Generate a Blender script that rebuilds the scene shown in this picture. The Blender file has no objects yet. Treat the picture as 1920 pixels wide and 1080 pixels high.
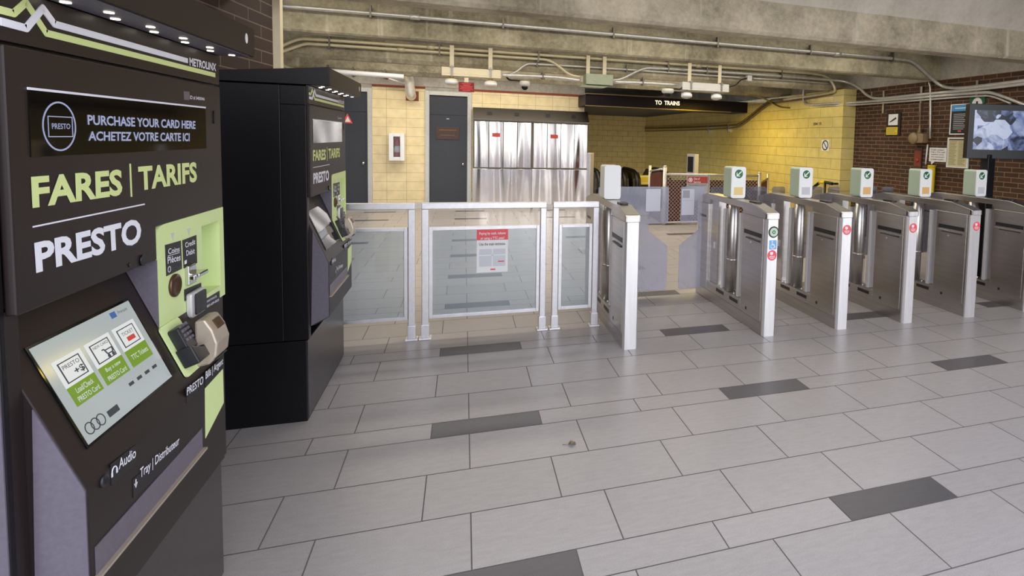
import bpy, bmesh, math, random
from mathutils import Vector, Matrix
random.seed(7)
scene = bpy.context.scene
COL = scene.collection

# ------------------------------------------------------------------ camera
F_PX, CX, CY = 1054.33, 1218.83, 335.51
EYE = Vector((0, 0, 1.65))
ROT = (Matrix.Rotation(-0.32102, 3, 'Z') @ Matrix.Rotation(1.50308, 3, 'X') @ Matrix.Rotation(0.02709, 3, 'Z'))
cd = bpy.data.cameras.new('camera')
cd.sensor_fit = 'HORIZONTAL'; cd.sensor_width = 36.0
cd.lens = F_PX / 1920 * 36
cd.shift_x = (960 - CX) / 1920; cd.shift_y = (CY - 540) / 1920
cd.clip_start = 0.05; cd.clip_end = 400
cam = bpy.data.objects.new('camera', cd)
cam.matrix_world = Matrix.Translation(EYE) @ ROT.to_4x4()
COL.objects.link(cam); scene.camera = cam

# ------------------------------------------------------------------ world, lights, exposure
scene.view_settings.view_transform = 'Standard'
scene.view_settings.look = 'None'
scene.view_settings.gamma = 1.0
scene.view_settings.use_curve_mapping = False
scene.view_settings.exposure = 0.1
w = bpy.data.worlds.new('daylight'); scene.world = w; w.use_nodes = True
wn = w.node_tree.nodes; wl = w.node_tree.links
bg = wn['Background']; bg.inputs[1].default_value = 1.0
def wnode(t, **k):
    n = wn.new(t)
    for a, b in k.items(): setattr(n, a, b)
    return n
# open sky above, a street front of mixed light and dark buildings at the horizon, pavement below
_tc0 = wnode('ShaderNodeTexCoord'); _sx = wnode('ShaderNodeSeparateXYZ'); wl.new(_tc0.outputs['Generated'], _sx.inputs[0])
_mp = wnode('ShaderNodeMapping'); _mp.inputs['Scale'].default_value = (6, 6, 1.5); wl.new(_tc0.outputs['Generated'], _mp.inputs['Vector'])
_nz = wnode('ShaderNodeTexNoise'); _nz.inputs['Scale'].default_value = 1.3; _nz.inputs['Detail'].default_value = 3; wl.new(_mp.outputs[0], _nz.inputs['Vector'])
_st = wnode('ShaderNodeValToRGB'); _e = _st.color_ramp.elements
_e[0].position = 0.44; _e[0].color = (0.16, 0.165, 0.17, 1); _e[1].position = 0.56; _e[1].color = (1.25, 1.25, 1.25, 1); wl.new(_nz.outputs['Fac'], _st.inputs[0])
_sky = wnode('ShaderNodeMapRange'); _sky.inputs[1].default_value = 0.16; _sky.inputs[2].default_value = 0.30; wl.new(_sx.outputs[2], _sky.inputs[0])
_gr = wnode('ShaderNodeMapRange'); _gr.inputs[1].default_value = -0.02; _gr.inputs[2].default_value = 0.02; wl.new(_sx.outputs[2], _gr.inputs[0])
_m1 = wnode('ShaderNodeMixRGB'); wl.new(_gr.outputs[0], _m1.inputs[0]); _m1.inputs[1].default_value = (0.22, 0.22, 0.225, 1); wl.new(_st.outputs[0], _m1.inputs[2])
_sc = wnode('ShaderNodeMixRGB', blend_type='MULTIPLY'); _sc.inputs[0].default_value = 1; wl.new(_m1.outputs[0], _sc.inputs[1]); _sc.inputs[2].default_value = (6.6, 6.65, 6.7, 1)
_m2 = wnode('ShaderNodeMixRGB'); wl.new(_sky.outputs[0], _m2.inputs[0]); wl.new(_sc.outputs[0], _m2.inputs[1]); _m2.inputs[2].default_value = (2.5, 2.65, 3.0, 1)
wl.new(_m2.outputs[0], bg.inputs[0])

def area(name, loc, sx, sy, power, col=(1, 1, 1), rot=(0, 0, 0)):
    l = bpy.data.lights.new(name, 'AREA'); l.shape = 'RECTANGLE'; l.size = sx; l.size_y = sy
    l.energy = power; l.color = col
    o = bpy.data.objects.new(name, l); o.location = loc; o.rotation_euler = rot; COL.objects.link(o)
    return o
WARM = (1.0, 0.93, 0.79)
area('coffer_fill', (2.0, 6.0, 3.2), 8.0, 0.25, 80, WARM)  # unseen area lights added between the beams to brighten the hall
area('coffer_fill', (2.0, 8.1, 3.2), 8.0, 0.25, 88, WARM)
area('coffer_fill', (1.5, 10.2, 3.2), 7.0, 0.25, 92, WARM)
area('coffer_fill', (0.0, 12.2, 3.2), 5.0, 0.25, 100, WARM)
area('stair_lamp', (5.4, 11.4, 2.6), 0.6, 1.4, 40, (1.0, 0.74, 0.12))

# ------------------------------------------------------------------ picture measurements -> points on real planes
def ray(u, v): return ROT @ Vector(((u - CX) / F_PX, -(v - CY) / F_PX, -1.0))
def onx(u, v, x): d = ray(u, v); return EYE + d * (x / d.x)
def ony(u, v, y): d = ray(u, v); return EYE + d * (y / d.y)
def onz(u, v, z=0): d = ray(u, v); return EYE + d * ((z - EYE.z) / d.z)
def onp(u, v, p, n): d = ray(u, v); return EYE + d * ((Vector(p) - EYE).dot(n) / d.dot(n))

# ------------------------------------------------------------------ materials
def lin(c):
    return tuple((x / 12.92 if x <= 0.04045 else ((x + 0.055) / 1.055) ** 2.4) for x in [k / 255 for k in c])
def setin(b, n, v):
    if n in b.inputs: b.inputs[n].default_value = v
MATS = {}
def mat(name, rgb, rough=0.5, metal=0.0, var=0.0, scale=20.0, bump=0.0, emit=None, estr=1.0, spec=0.5, stretch=(1, 1, 1), coat=0.0):
    m = bpy.data.materials.new(name); m.use_nodes = True
    nt = m.node_tree; N = nt.nodes; L = nt.links; b = N['Principled BSDF']
    c = lin(rgb)
    setin(b, 'Base Color', (*c, 1)); setin(b, 'Roughness', rough); setin(b, 'Metallic', metal)
    setin(b, 'Specular IOR Level', spec); setin(b, 'Coat Weight', coat)
    tc = N.new('ShaderNodeTexCoord'); mp = N.new('ShaderNodeMapping'); mp.inputs['Scale'].default_value = stretch
    L.new(tc.outputs['Object'], mp.inputs['Vector'])
    nz = N.new('ShaderNodeTexNoise'); nz.inputs['Scale'].default_value = scale; nz.inputs['Detail'].default_value = 5
    L.new(mp.outputs[0], nz.inputs['Vector'])
    if var:
        r = N.new('ShaderNodeValToRGB'); r.color_ramp.elements[0].position = 0.3; r.color_ramp.elements[1].position = 0.7
        r.color_ramp.elements[0].color = (*[x * (1 - var) for x in c], 1); r.color_ramp.elements[1].color = (*[min(1, x * (1 + var)) for x in c], 1)
        L.new(nz.outputs['Fac'], r.inputs[0]); L.new(r.outputs[0], b.inputs['Base Color'])
    if bump:
        bp = N.new('ShaderNodeBump'); bp.inputs['Strength'].default_value = bump; bp.inputs['Distance'].default_value = 0.01
        L.new(nz.outputs['Fac'], bp.inputs['Height']); L.new(bp.outputs[0], b.inputs['Normal'])
    if emit:
        setin(b, 'Emission Color', (*lin(emit), 1)); setin(b, 'Emission Strength', estr)
    MATS[name] = m
    return m

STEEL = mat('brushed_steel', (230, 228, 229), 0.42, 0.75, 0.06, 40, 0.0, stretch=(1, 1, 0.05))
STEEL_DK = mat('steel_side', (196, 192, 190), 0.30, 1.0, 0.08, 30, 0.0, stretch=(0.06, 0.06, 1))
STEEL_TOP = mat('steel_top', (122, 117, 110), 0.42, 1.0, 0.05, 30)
ALU = mat('anodised_aluminium', (222, 220, 224), 0.38, 0.85, 0.05, 30)
PIPE = mat('galvanised_conduit', (204, 202, 198), 0.34, 0.55, 0.1, 12)
CLAMPM = mat('dark_strut', (112, 106, 96), 0.45, 0.7, 0.1, 12)
PIPE_CREAM = mat('painted_conduit', (214, 204, 170), 0.4, 0.35, 0.08, 10)
PIPE_DK = mat('bronze_conduit', (116, 96, 48), 0.5, 0.3, 0.1, 12)
BLACK = mat('kiosk_black', (13, 12, 16), 0.38, spec=0.3); BLACK_ = mat('kiosk_black_rough', (20, 19, 26), 0.42, 0.0, 0.12, 60)
BROWN = mat('kiosk_brown_black', (36, 28, 28), 0.42, 0.0, 0.08, 150, spec=0.35)
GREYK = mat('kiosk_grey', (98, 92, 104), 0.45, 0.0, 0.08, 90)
KBASE = mat('kiosk_base', (54, 49, 53), 0.3, 0.1, 0.12, 40)
GREEN = mat('lime_green', (206, 222, 158), 0.5)
GREENL = mat('lime_lettering', (208, 220, 150), 0.55)
WHITE = mat('white_paint', (232, 232, 236), 0.45)
WHITEL = mat('white_lettering', (225, 225, 235), 0.5)
GLOSSBLK = mat('black_glass', (8, 8, 12), 0.06, 0.0, spec=0.35)
LABEL = mat('black_label', (22, 21, 26), 0.4)
PLASTIC = mat('black_plastic', (34, 34, 38), 0.4, 0.0, 0.05, 50)
BEIGEM = mat('champagne_metal', (186, 172, 156), 0.36, 0.5, 0.05, 40)
BRONZE = mat('bronze_slot', (92, 70, 56), 0.3, 0.7)
CHROME = mat('chrome', (215, 215, 218), 0.14, 1.0)
BLUETXT = mat('display_lettering', (30, 34, 60), 0.4, emit=(166, 174, 206), estr=0.75)
SCREEN = mat('touch_screen', (40, 44, 46), 0.12, emit=(196, 205, 206), estr=0.62)
CARD = mat('screen_card', (60, 60, 60), 0.2, emit=(226, 230, 232), estr=0.8)
SGREEN = mat('screen_green', (30, 50, 10), 0.2, emit=(128, 168, 52), estr=0.6)
SDARK = mat('screen_ink', (20, 22, 26), 0.4, emit=(70, 76, 84), estr=0.5)
SBLUE = mat('screen_blue', (20, 40, 80), 0.4, emit=(70, 110, 170), estr=0.6)
SRED = mat('screen_red', (80, 20, 20), 0.4, emit=(205, 70, 60), estr=0.7)
LED = mat('led', (255, 250, 235), 0.4, emit=(255, 246, 225), estr=6.0)
STICKER = mat('red_sticker', (226, 84, 88), 0.5)
REDSIGN = mat('red_sign', (132, 24, 22), 0.5)
REDTAG = mat('red_tag', (172, 66, 58), 0.5)
BLUEST = mat('blue_sticker', (112, 168, 214), 0.5)
ARROWG = mat('green_symbol', (12, 88, 44), 0.4, emit=(16, 120, 56), estr=0.12)
HEADW = mat('reader_white', (236, 236, 236), 0.35)
HEADG = mat('reader_pale_green', (186, 202, 182), 0.4, 0.2)
DISPY = mat('reader_display_amber', (90, 80, 40), 0.3, emit=(226, 196, 130), estr=0.7)
DISPW = mat('reader_display_grey', (90, 90, 95), 0.3, emit=(200, 200, 206), estr=0.6)
DISPO = mat('reader_display_orange', (100, 70, 30), 0.3, emit=(222, 178, 120), estr=0.65)
DOORM = mat('door_navy_black', (44, 46, 56), 0.42, 0.0, 0.1, 30)
TRIMM = mat('door_frame_steel', (190, 188, 184), 0.4, 0.6, 0.06, 20)
REDTRIM = mat('red_brick_trim', (126, 58, 38), 0.7, 0.0, 0.15, 30)
CREAMBOX = mat('cream_enamel', (222, 210, 180), 0.45, 0.0, 0.04, 10)
GREYBOX = mat('pale_grey_enamel', (208, 206, 200), 0.45, 0.0, 0.04, 10)
GREENBOX = mat('grey_green_enamel', (150, 156, 136), 0.5, 0.1, 0.06, 10)
FASCIA = mat('dark_fascia', (26, 19, 26), 0.5, 0.0, 0.1, 10, spec=0.25)
SIGNLIT = mat('lit_lettering', (250, 240, 215), 0.4, emit=(255, 244, 214), estr=1.0)
LEDGE = mat('fascia_ledge', (150, 130, 90), 0.35, 0.7)
PLAQUE = mat('brown_plaque', (70, 50, 42), 0.45, 0.1, 0.15, 20)
GOLD = mat('brown_lettering', (120, 92, 62), 0.5)
REDEXT = mat('extinguisher_red', (178, 34, 32), 0.3)
ORANGE = mat('orange_mesh_cover', (86, 36, 17), 0.8, 0.0, 0.2, 6, 0.3)
GALV = mat('galvanised_fence', (196, 190, 186), 0.4, 0.7, 0.08, 20)
RUBBER = mat('black_rubber', (16, 15, 15), 0.4)
ESCD = mat('escalator_panel', (44, 32, 20), 0.35, 0.1, 0.15, 5)
YELLOW = mat('safety_yellow', (224, 196, 40), 0.5)
PAPER = mat('paper', (232, 230, 230), 0.7)
SHEETL = mat('lavender_sheet', (214, 214, 226), 0.6)
MAPG = mat('map_print', (204, 206, 214), 0.7)
PAPERG = mat('paper_print', (168, 168, 176), 0.7)
PAPERY = mat('notice_paper', (206, 200, 160), 0.7)
PAPERO = mat('notice_print', (150, 144, 108), 0.7)
POSTER = mat('poster_black', (26, 25, 24), 0.5)
SKYBLUE = mat('poster_blue', (66, 148, 206), 0.5)
GREENSIGN = mat('green_sign', (22, 98, 62), 0.5)
FOIL = mat('foil_jacket', (226, 222, 214), 0.3, 0.6, 0.1, 14, 0.35)
INK = mat('dark_ink', (60, 58, 62), 0.6)
LEAFM = mat('dry_leaf', (118, 104, 88), 0.8, 0.0, 0.2, 60)
TVBLK = mat('screen_housing', (14, 16, 22), 0.35)
GREYSTRIP = mat('sensor_strip', (206, 204, 206), 0.35, 0.3)
GLOVE = mat('horn_beige', (150, 128, 96), 0.5, 0.1, 0.15, 20)

def mat_glass(name, tint, haze, hcol, rough=0.02):
    m = bpy.data.materials.new(name); m.use_nodes = True; nt = m.node_tree; N = nt.nodes; L = nt.links
    N.remove(N['Principled BSDF']); out = N['Material Output']
    t = N.new('ShaderNodeBsdfTransparent'); t.inputs[0].default_value = (*tint, 1)
    d = N.new('ShaderNodeBsdfDiffuse'); d.inputs[0].default_value = (*lin(hcol), 1)
    g = N.new('ShaderNodeBsdfGlossy'); g.inputs['Roughness'].default_value = rough
    nz = N.new('ShaderNodeTexNoise'); nz.inputs['Scale'].default_value = 2.5; nz.inputs['Detail'].default_value = 4
    tc = N.new('ShaderNodeTexCoord'); L.new(tc.outputs['Object'], nz.inputs['Vector'])
    mr = N.new('ShaderNodeMapRange'); mr.inputs[1].default_value = 0.3; mr.inputs[2].default_value = 0.75
    mr.inputs[3].default_value = haze * 0.8; mr.inputs[4].default_value = haze * 1.25; L.new(nz.outputs['Fac'], mr.inputs[0])
    m1 = N.new('ShaderNodeMixShader'); L.new(mr.outputs[0], m1.inputs[0]); L.new(t.outputs[0], m1.inputs[1]); L.new(d.outputs[0], m1.inputs[2])
    lw = N.new('ShaderNodeFresnel'); lw.inputs['IOR'].default_value = 1.45
    m2 = N.new('ShaderNodeMixShader'); L.new(lw.outputs[0], m2.inputs[0]); L.new(m1.outputs[0], m2.inputs[1]); L.new(g.outputs[0], m2.inputs[2])
    L.new(m2.outputs[0], out.inputs['Surface'])
    return m
CLEAR = mat_glass('clear_glass', (0.95, 0.96, 0.96), 0.01, (200, 205, 210))
GLASS = mat_glass('barrier_glass', (0.84, 0.89, 0.93), 0.13, (196, 210, 226))
LEAFG = mat_glass('paddle_glass', (0.84, 0.85, 0.93), 0.30, (214, 216, 232))
LEAFD = mat_glass('paddle_glass_smoky', (0.66, 0.66, 0.72), 0.14, (150, 150, 165))

def mat_concrete(name, c1, c2, streak=0.0):
    m = bpy.data.materials.new(name); m.use_nodes = True; nt = m.node_tree; N = nt.nodes; L = nt.links; b = N['Principled BSDF']
    setin(b, 'Roughness', 0.85)
    tc = N.new('ShaderNodeTexCoord')
    n1 = N.new('ShaderNodeTexNoise'); n1.inputs['Scale'].default_value = 1.6; n1.inputs['Detail'].default_value = 9; n1.inputs['Roughness'].default_value = 0.68
    L.new(tc.outputs['Object'], n1.inputs['Vector'])
    r = N.new('ShaderNodeValToRGB'); r.color_ramp.elements[0].position = 0.38; r.color_ramp.elements[1].position = 0.62
    r.color_ramp.elements[0].color = (*lin(c1), 1); r.color_ramp.elements[1].color = (*lin(c2), 1)
    n4 = N.new('ShaderNodeTexNoise'); n4.inputs['Scale'].default_value = 22; n4.inputs['Detail'].default_value = 8; n4.inputs['Roughness'].default_value = 0.75; L.new(tc.outputs['Object'], n4.inputs['Vector'])
    mm = N.new('ShaderNodeMixRGB'); mm.inputs[0].default_value = 0.3; L.new(n1.outputs['Fac'], mm.inputs[1]); L.new(n4.outputs['Fac'], mm.inputs[2])
    L.new(mm.outputs[0], r.inputs[0])
    mp = N.new('ShaderNodeMapping'); mp.inputs['Scale'].default_value = (9, 9, 0.5); L.new(tc.outputs['Object'], mp.inputs['Vector'])
    n2 = N.new('ShaderNodeTexNoise'); n2.inputs['Scale'].default_value = 1.0; n2.inputs['Detail'].default_value = 3; L.new(mp.outputs[0], n2.inputs['Vector'])
    r2 = N.new('ShaderNodeValToRGB'); r2.color_ramp.elements[0].position = 0.62; r2.color_ramp.elements[1].position = 0.74
    r2.color_ramp.elements[0].color = (0, 0, 0, 1); r2.color_ramp.elements[1].color = (streak,) * 3 + (1,)
    L.new(n2.outputs['Fac'], r2.inputs[0])
    mx = N.new('ShaderNodeMixRGB'); L.new(r2.outputs[0], mx.inputs[0]); L.new(r.outputs[0], mx.inputs[1]); mx.inputs[2].default_value = (*lin((226, 218, 200)), 1)
    L.new(mx.outputs[0], b.inputs['Base Color'])
    n3 = N.new('ShaderNodeTexNoise'); n3.inputs['Scale'].default_value = 14; n3.inputs['Detail'].default_value = 6; L.new(tc.outputs['Object'], n3.inputs['Vector'])
    bp = N.new('ShaderNodeBump'); bp.inputs['Strength'].default_value = 0.25; bp.inputs['Distance'].default_value = 0.02
    L.new(n3.outputs['Fac'], bp.inputs['Height']); L.new(bp.outputs[0], b.inputs['Normal'])
    return m
CONC = mat_concrete('board_marked_concrete', (116, 109, 90), (190, 181, 154), 0.5)
CONC_1 = mat_concrete('weathered_daylit_concrete', (150, 140, 118), (226, 213, 186), 0.7)  # streaks are stains; the paler base stands in for daylight on the near beam
CONC_G = mat_concrete('grey_concrete', (132, 127, 120), (184, 178, 168), 0.15)

def mat_brick(name, c1, c2, mortar, bw, bh, ms, axes, rough=0.8, offset=0.5, bump=0.4, msmooth=0.1):
    m = bpy.data.materials.new(name); m.use_nodes = True; nt = m.node_tree; N = nt.nodes; L = nt.links; b = N['Principled BSDF']
    setin(b, 'Roughness', rough)
    tc = N.new('ShaderNodeTexCoord'); sp = N.new('ShaderNodeSeparateXYZ'); cb = N.new('ShaderNodeCombineXYZ')
    L.new(tc.outputs['Object'], sp.inputs[0]); L.new(sp.outputs[axes[0]], cb.inputs[0]); L.new(sp.outputs[axes[1]], cb.inputs[1])
    t = N.new('ShaderNodeTexBrick'); t.offset = offset; t.inputs['Scale'].default_value = 1.0
    t.inputs['Brick Width'].default_value = bw; t.inputs['Row Height'].default_value = bh; t.inputs['Mortar Size'].default_value = ms
    t.inputs['Mortar Smooth'].default_value = msmooth; t.inputs['Bias'].default_value = 0.0
    t.inputs['Color1'].default_value = (*lin(c1), 1); t.inputs['Color2'].default_value = (*lin(c2), 1); t.inputs['Mortar'].default_value = (*lin(mortar), 1)
    L.new(cb.outputs[0], t.inputs['Vector'])
    nz = N.new('ShaderNodeTexNoise'); nz.inputs['Scale'].default_value = 6; nz.inputs['Detail'].default_value = 6; L.new(tc.outputs['Object'], nz.inputs['Vector'])
    mr = N.new('ShaderNodeMapRange'); mr.inputs[3].default_value = 0.75; mr.inputs[4].default_value = 1.2; L.new(nz.outputs['Fac'], mr.inputs[0])
    mx = N.new('ShaderNodeMixRGB'); mx.blend_type = 'MULTIPLY'; mx.inputs[0].default_value = 1.0
    L.new(t.outputs['Color'], mx.inputs[1]); L.new(mr.outputs[0], mx.inputs[2]); L.new(mx.outputs[0], b.inputs['Base Color'])
    bp = N.new('ShaderNodeBump'); bp.inputs['Strength'].default_value = bump; bp.inputs['Distance'].default_value = 0.008; bp.invert = True
    L.new(t.outputs['Fac'], bp.inputs['Height']); L.new(bp.outputs[0], b.inputs['Normal'])
    return m
BRICK_R = mat_brick('red_brown_brick', (78, 46, 28), (56, 34, 22), (120, 100, 74), 0.213, 0.0677, 0.006, (1, 2))
BRICK_L = mat_brick('dark_brown_brick', (62, 44, 36), (52, 37, 32), (116, 98, 88), 0.4, 0.1, 0.005, (1, 2))
TILE_B = mat_brick('cream_glazed_block', (230, 212, 170), (226, 207, 162), (130, 116, 90), 0.4, 0.2, 0.0025, (0, 2), 0.25, 0.0, 0.15)
TILE_Y = mat_brick('yellow_glazed_block', (222, 204, 132), (217, 198, 125), (118, 102, 56), 0.8, 0.2, 0.0035, (1, 2), 0.28, 0.5, 0.15)
TILE_D = mat_brick('tan_glazed_block', (206, 182, 118), (200, 176, 112), (84, 70, 40), 0.4, 0.2, 0.004, (0, 2), 0.35, 0.5, 0.15)

def mat_floor(name, c, rough):
    m = bpy.data.materials.new(name); m.use_nodes = True; nt = m.node_tree; N = nt.nodes; L = nt.links; b = N['Principled BSDF']
    tc = N.new('ShaderNodeTexCoord'); at = N.new('ShaderNodeAttribute'); at.attribute_name = 'tone'
    mp = N.new('ShaderNodeMapping'); mp.inputs['Scale'].default_value = (2.2, 9, 1); L.new(tc.outputs['Object'], mp.inputs['Vector'])
    nz = N.new('ShaderNodeTexNoise'); nz.inputs['Scale'].default_value = 5; nz.inputs['Detail'].default_value = 8; nz.inputs['Roughness'].default_value = 0.7; L.new(mp.outputs[0], nz.inputs['Vector'])
    n2 = N.new('ShaderNodeTexNoise'); n2.inputs['Scale'].default_value = 220; n2.inputs['Detail'].default_value = 2; L.new(tc.outputs['Object'], n2.inputs['Vector'])
    mr = N.new('ShaderNodeMapRange'); mr.inputs[1].default_value = 0.25; mr.inputs[2].default_value = 0.75; mr.inputs[3].default_value = 0.9; mr.inputs[4].default_value = 1.1; L.new(nz.outputs['Fac'], mr.inputs[0])
    m3 = N.new('ShaderNodeMapRange'); m3.inputs[1].default_value = 0.3; m3.inputs[2].default_value = 0.7; m3.inputs[3].default_value = 0.9; m3.inputs[4].default_value = 1.1; L.new(n2.outputs['Fac'], m3.inputs[0])
    mu = N.new('ShaderNodeMath'); mu.operation = 'MULTIPLY'; L.new(mr.outputs[0], mu.inputs[0]); L.new(at.outputs['Fac'], mu.inputs[1])
    mu2 = N.new('ShaderNodeMath'); mu2.operation = 'MULTIPLY'; L.new(mu.outputs[0], mu2.inputs[0]); L.new(m3.outputs[0], mu2.inputs[1])
    mx = N.new('ShaderNodeMixRGB'); mx.blend_type = 'MULTIPLY'; mx.inputs[0].default_value = 1; mx.inputs[1].default_value = (*lin(c), 1); L.new(mu2.outputs[0], mx.inputs[2])
    L.new(mx.outputs[0], b.inputs['Base Color']); setin(b, 'Roughness', rough); setin(b, 'Specular IOR Level', 0.45)
    return m
FT = mat_floor('porcelain_floor_tile', (163, 157, 157), 0.33)
FD = mat_floor('dark_floor_tile', (86, 83, 87), 0.35)
GROUT = mat('grout', (104, 99, 97), 0.8)

def mat_wavy():
    m = mat('buffed_sheet_steel', (206, 199, 196), 0.13, 1.0)
    nt = m.node_tree; N = nt.nodes; L = nt.links; b = N['Principled BSDF']
    tc = N.new('ShaderNodeTexCoord'); mp = N.new('ShaderNodeMapping'); mp.inputs['Scale'].default_value = (1.9, 1.9, 0.2); L.new(tc.outputs['Object'], mp.inputs['Vector'])
    nz = N.new('ShaderNodeTexNoise'); nz.inputs['Scale'].default_value = 1.0; nz.inputs['Detail'].default_value = 0; nz.inputs['Distortion'].default_value = 1.6; L.new(mp.outputs[0], nz.inputs['Vector'])
    bp = N.new('ShaderNodeBump'); bp.inputs['Strength'].default_value = 0.7; bp.inputs['Distance'].default_value = 0.07
    L.new(nz.outputs['Fac'], bp.inputs['Height']); L.new(bp.outputs[0], b.inputs['Normal'])
    return m
WAVY = mat_wavy()

def mat_tv():
    m = mat('video_picture', (10, 12, 16), 0.15); nt = m.node_tree; N = nt.nodes; L = nt.links; b = N['Principled BSDF']
    tc = N.new('ShaderNodeTexCoord'); v = N.new('ShaderNodeTexVoronoi'); v.inputs['Scale'].default_value = 5.5; v.distance = 'MANHATTAN'
    L.new(tc.outputs['Object'], v.inputs['Vector'])
    nz = N.new('ShaderNodeTexNoise'); nz.inputs['Scale'].default_value = 7; nz.inputs['Detail'].default_value = 5; nz.inputs['Distortion'].default_value = 1.5; L.new(tc.outputs['Object'], nz.inputs['Vector'])
    mx = N.new('ShaderNodeMixRGB'); mx.inputs[0].default_value = 0.55; L.new(v.outputs['Color'], mx.inputs[1]); L.new(nz.outputs['Color'], mx.inputs[2])
    bw = N.new('ShaderNodeRGBToBW'); L.new(mx.outputs[0], bw.inputs[0])
    r = N.new('ShaderNodeValToRGB'); e = r.color_ramp.elements
    e[0].position = 0.36; e[0].color = (*lin((34, 38, 56)), 1); e[1].position = 0.62; e[1].color = (*lin((196, 206, 232)), 1)
    x = e.new(0.46); x.color = (*lin((106, 122, 170)), 1)
    L.new(bw.outputs[0], r.inputs[0]); L.new(r.outputs[0], b.inputs['Emission Color']); setin(b, 'Emission Strength', 0.75)
    return m
TVPIC = mat_tv()

# ------------------------------------------------------------------ mesh builder
DG = None
_tc = {}
def text_geo(s, bold):
    k = (s, bold)
    if k in _tc: return _tc[k]
    c = bpy.data.curves.new('t', 'FONT'); c.body = s; c.size = 1.0; c.offset = bold; c.resolution_u = 3
    o = bpy.data.objects.new('t', c); COL.objects.link(o); bpy.context.view_layer.update()
    me = bpy.data.meshes.new_from_object(o.evaluated_get(bpy.context.evaluated_depsgraph_get()))
    vs = [(v.co.x, v.co.y) for v in me.vertices]; fs = [tuple(p.vertices) for p in me.polygons]
    bpy.data.objects.remove(o); bpy.data.curves.remove(c); bpy.data.meshes.remove(me)
    x0 = min(v[0] for v in vs); x1 = max(v[0] for v in vs); y0 = min(v[1] for v in vs); y1 = max(v[1] for v in vs)
    vs = [((x - x0) / (x1 - x0), (y - y0) / (y1 - y0)) for x, y in vs]
    _tc[k] = (vs, fs); return _tc[k]

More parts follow.
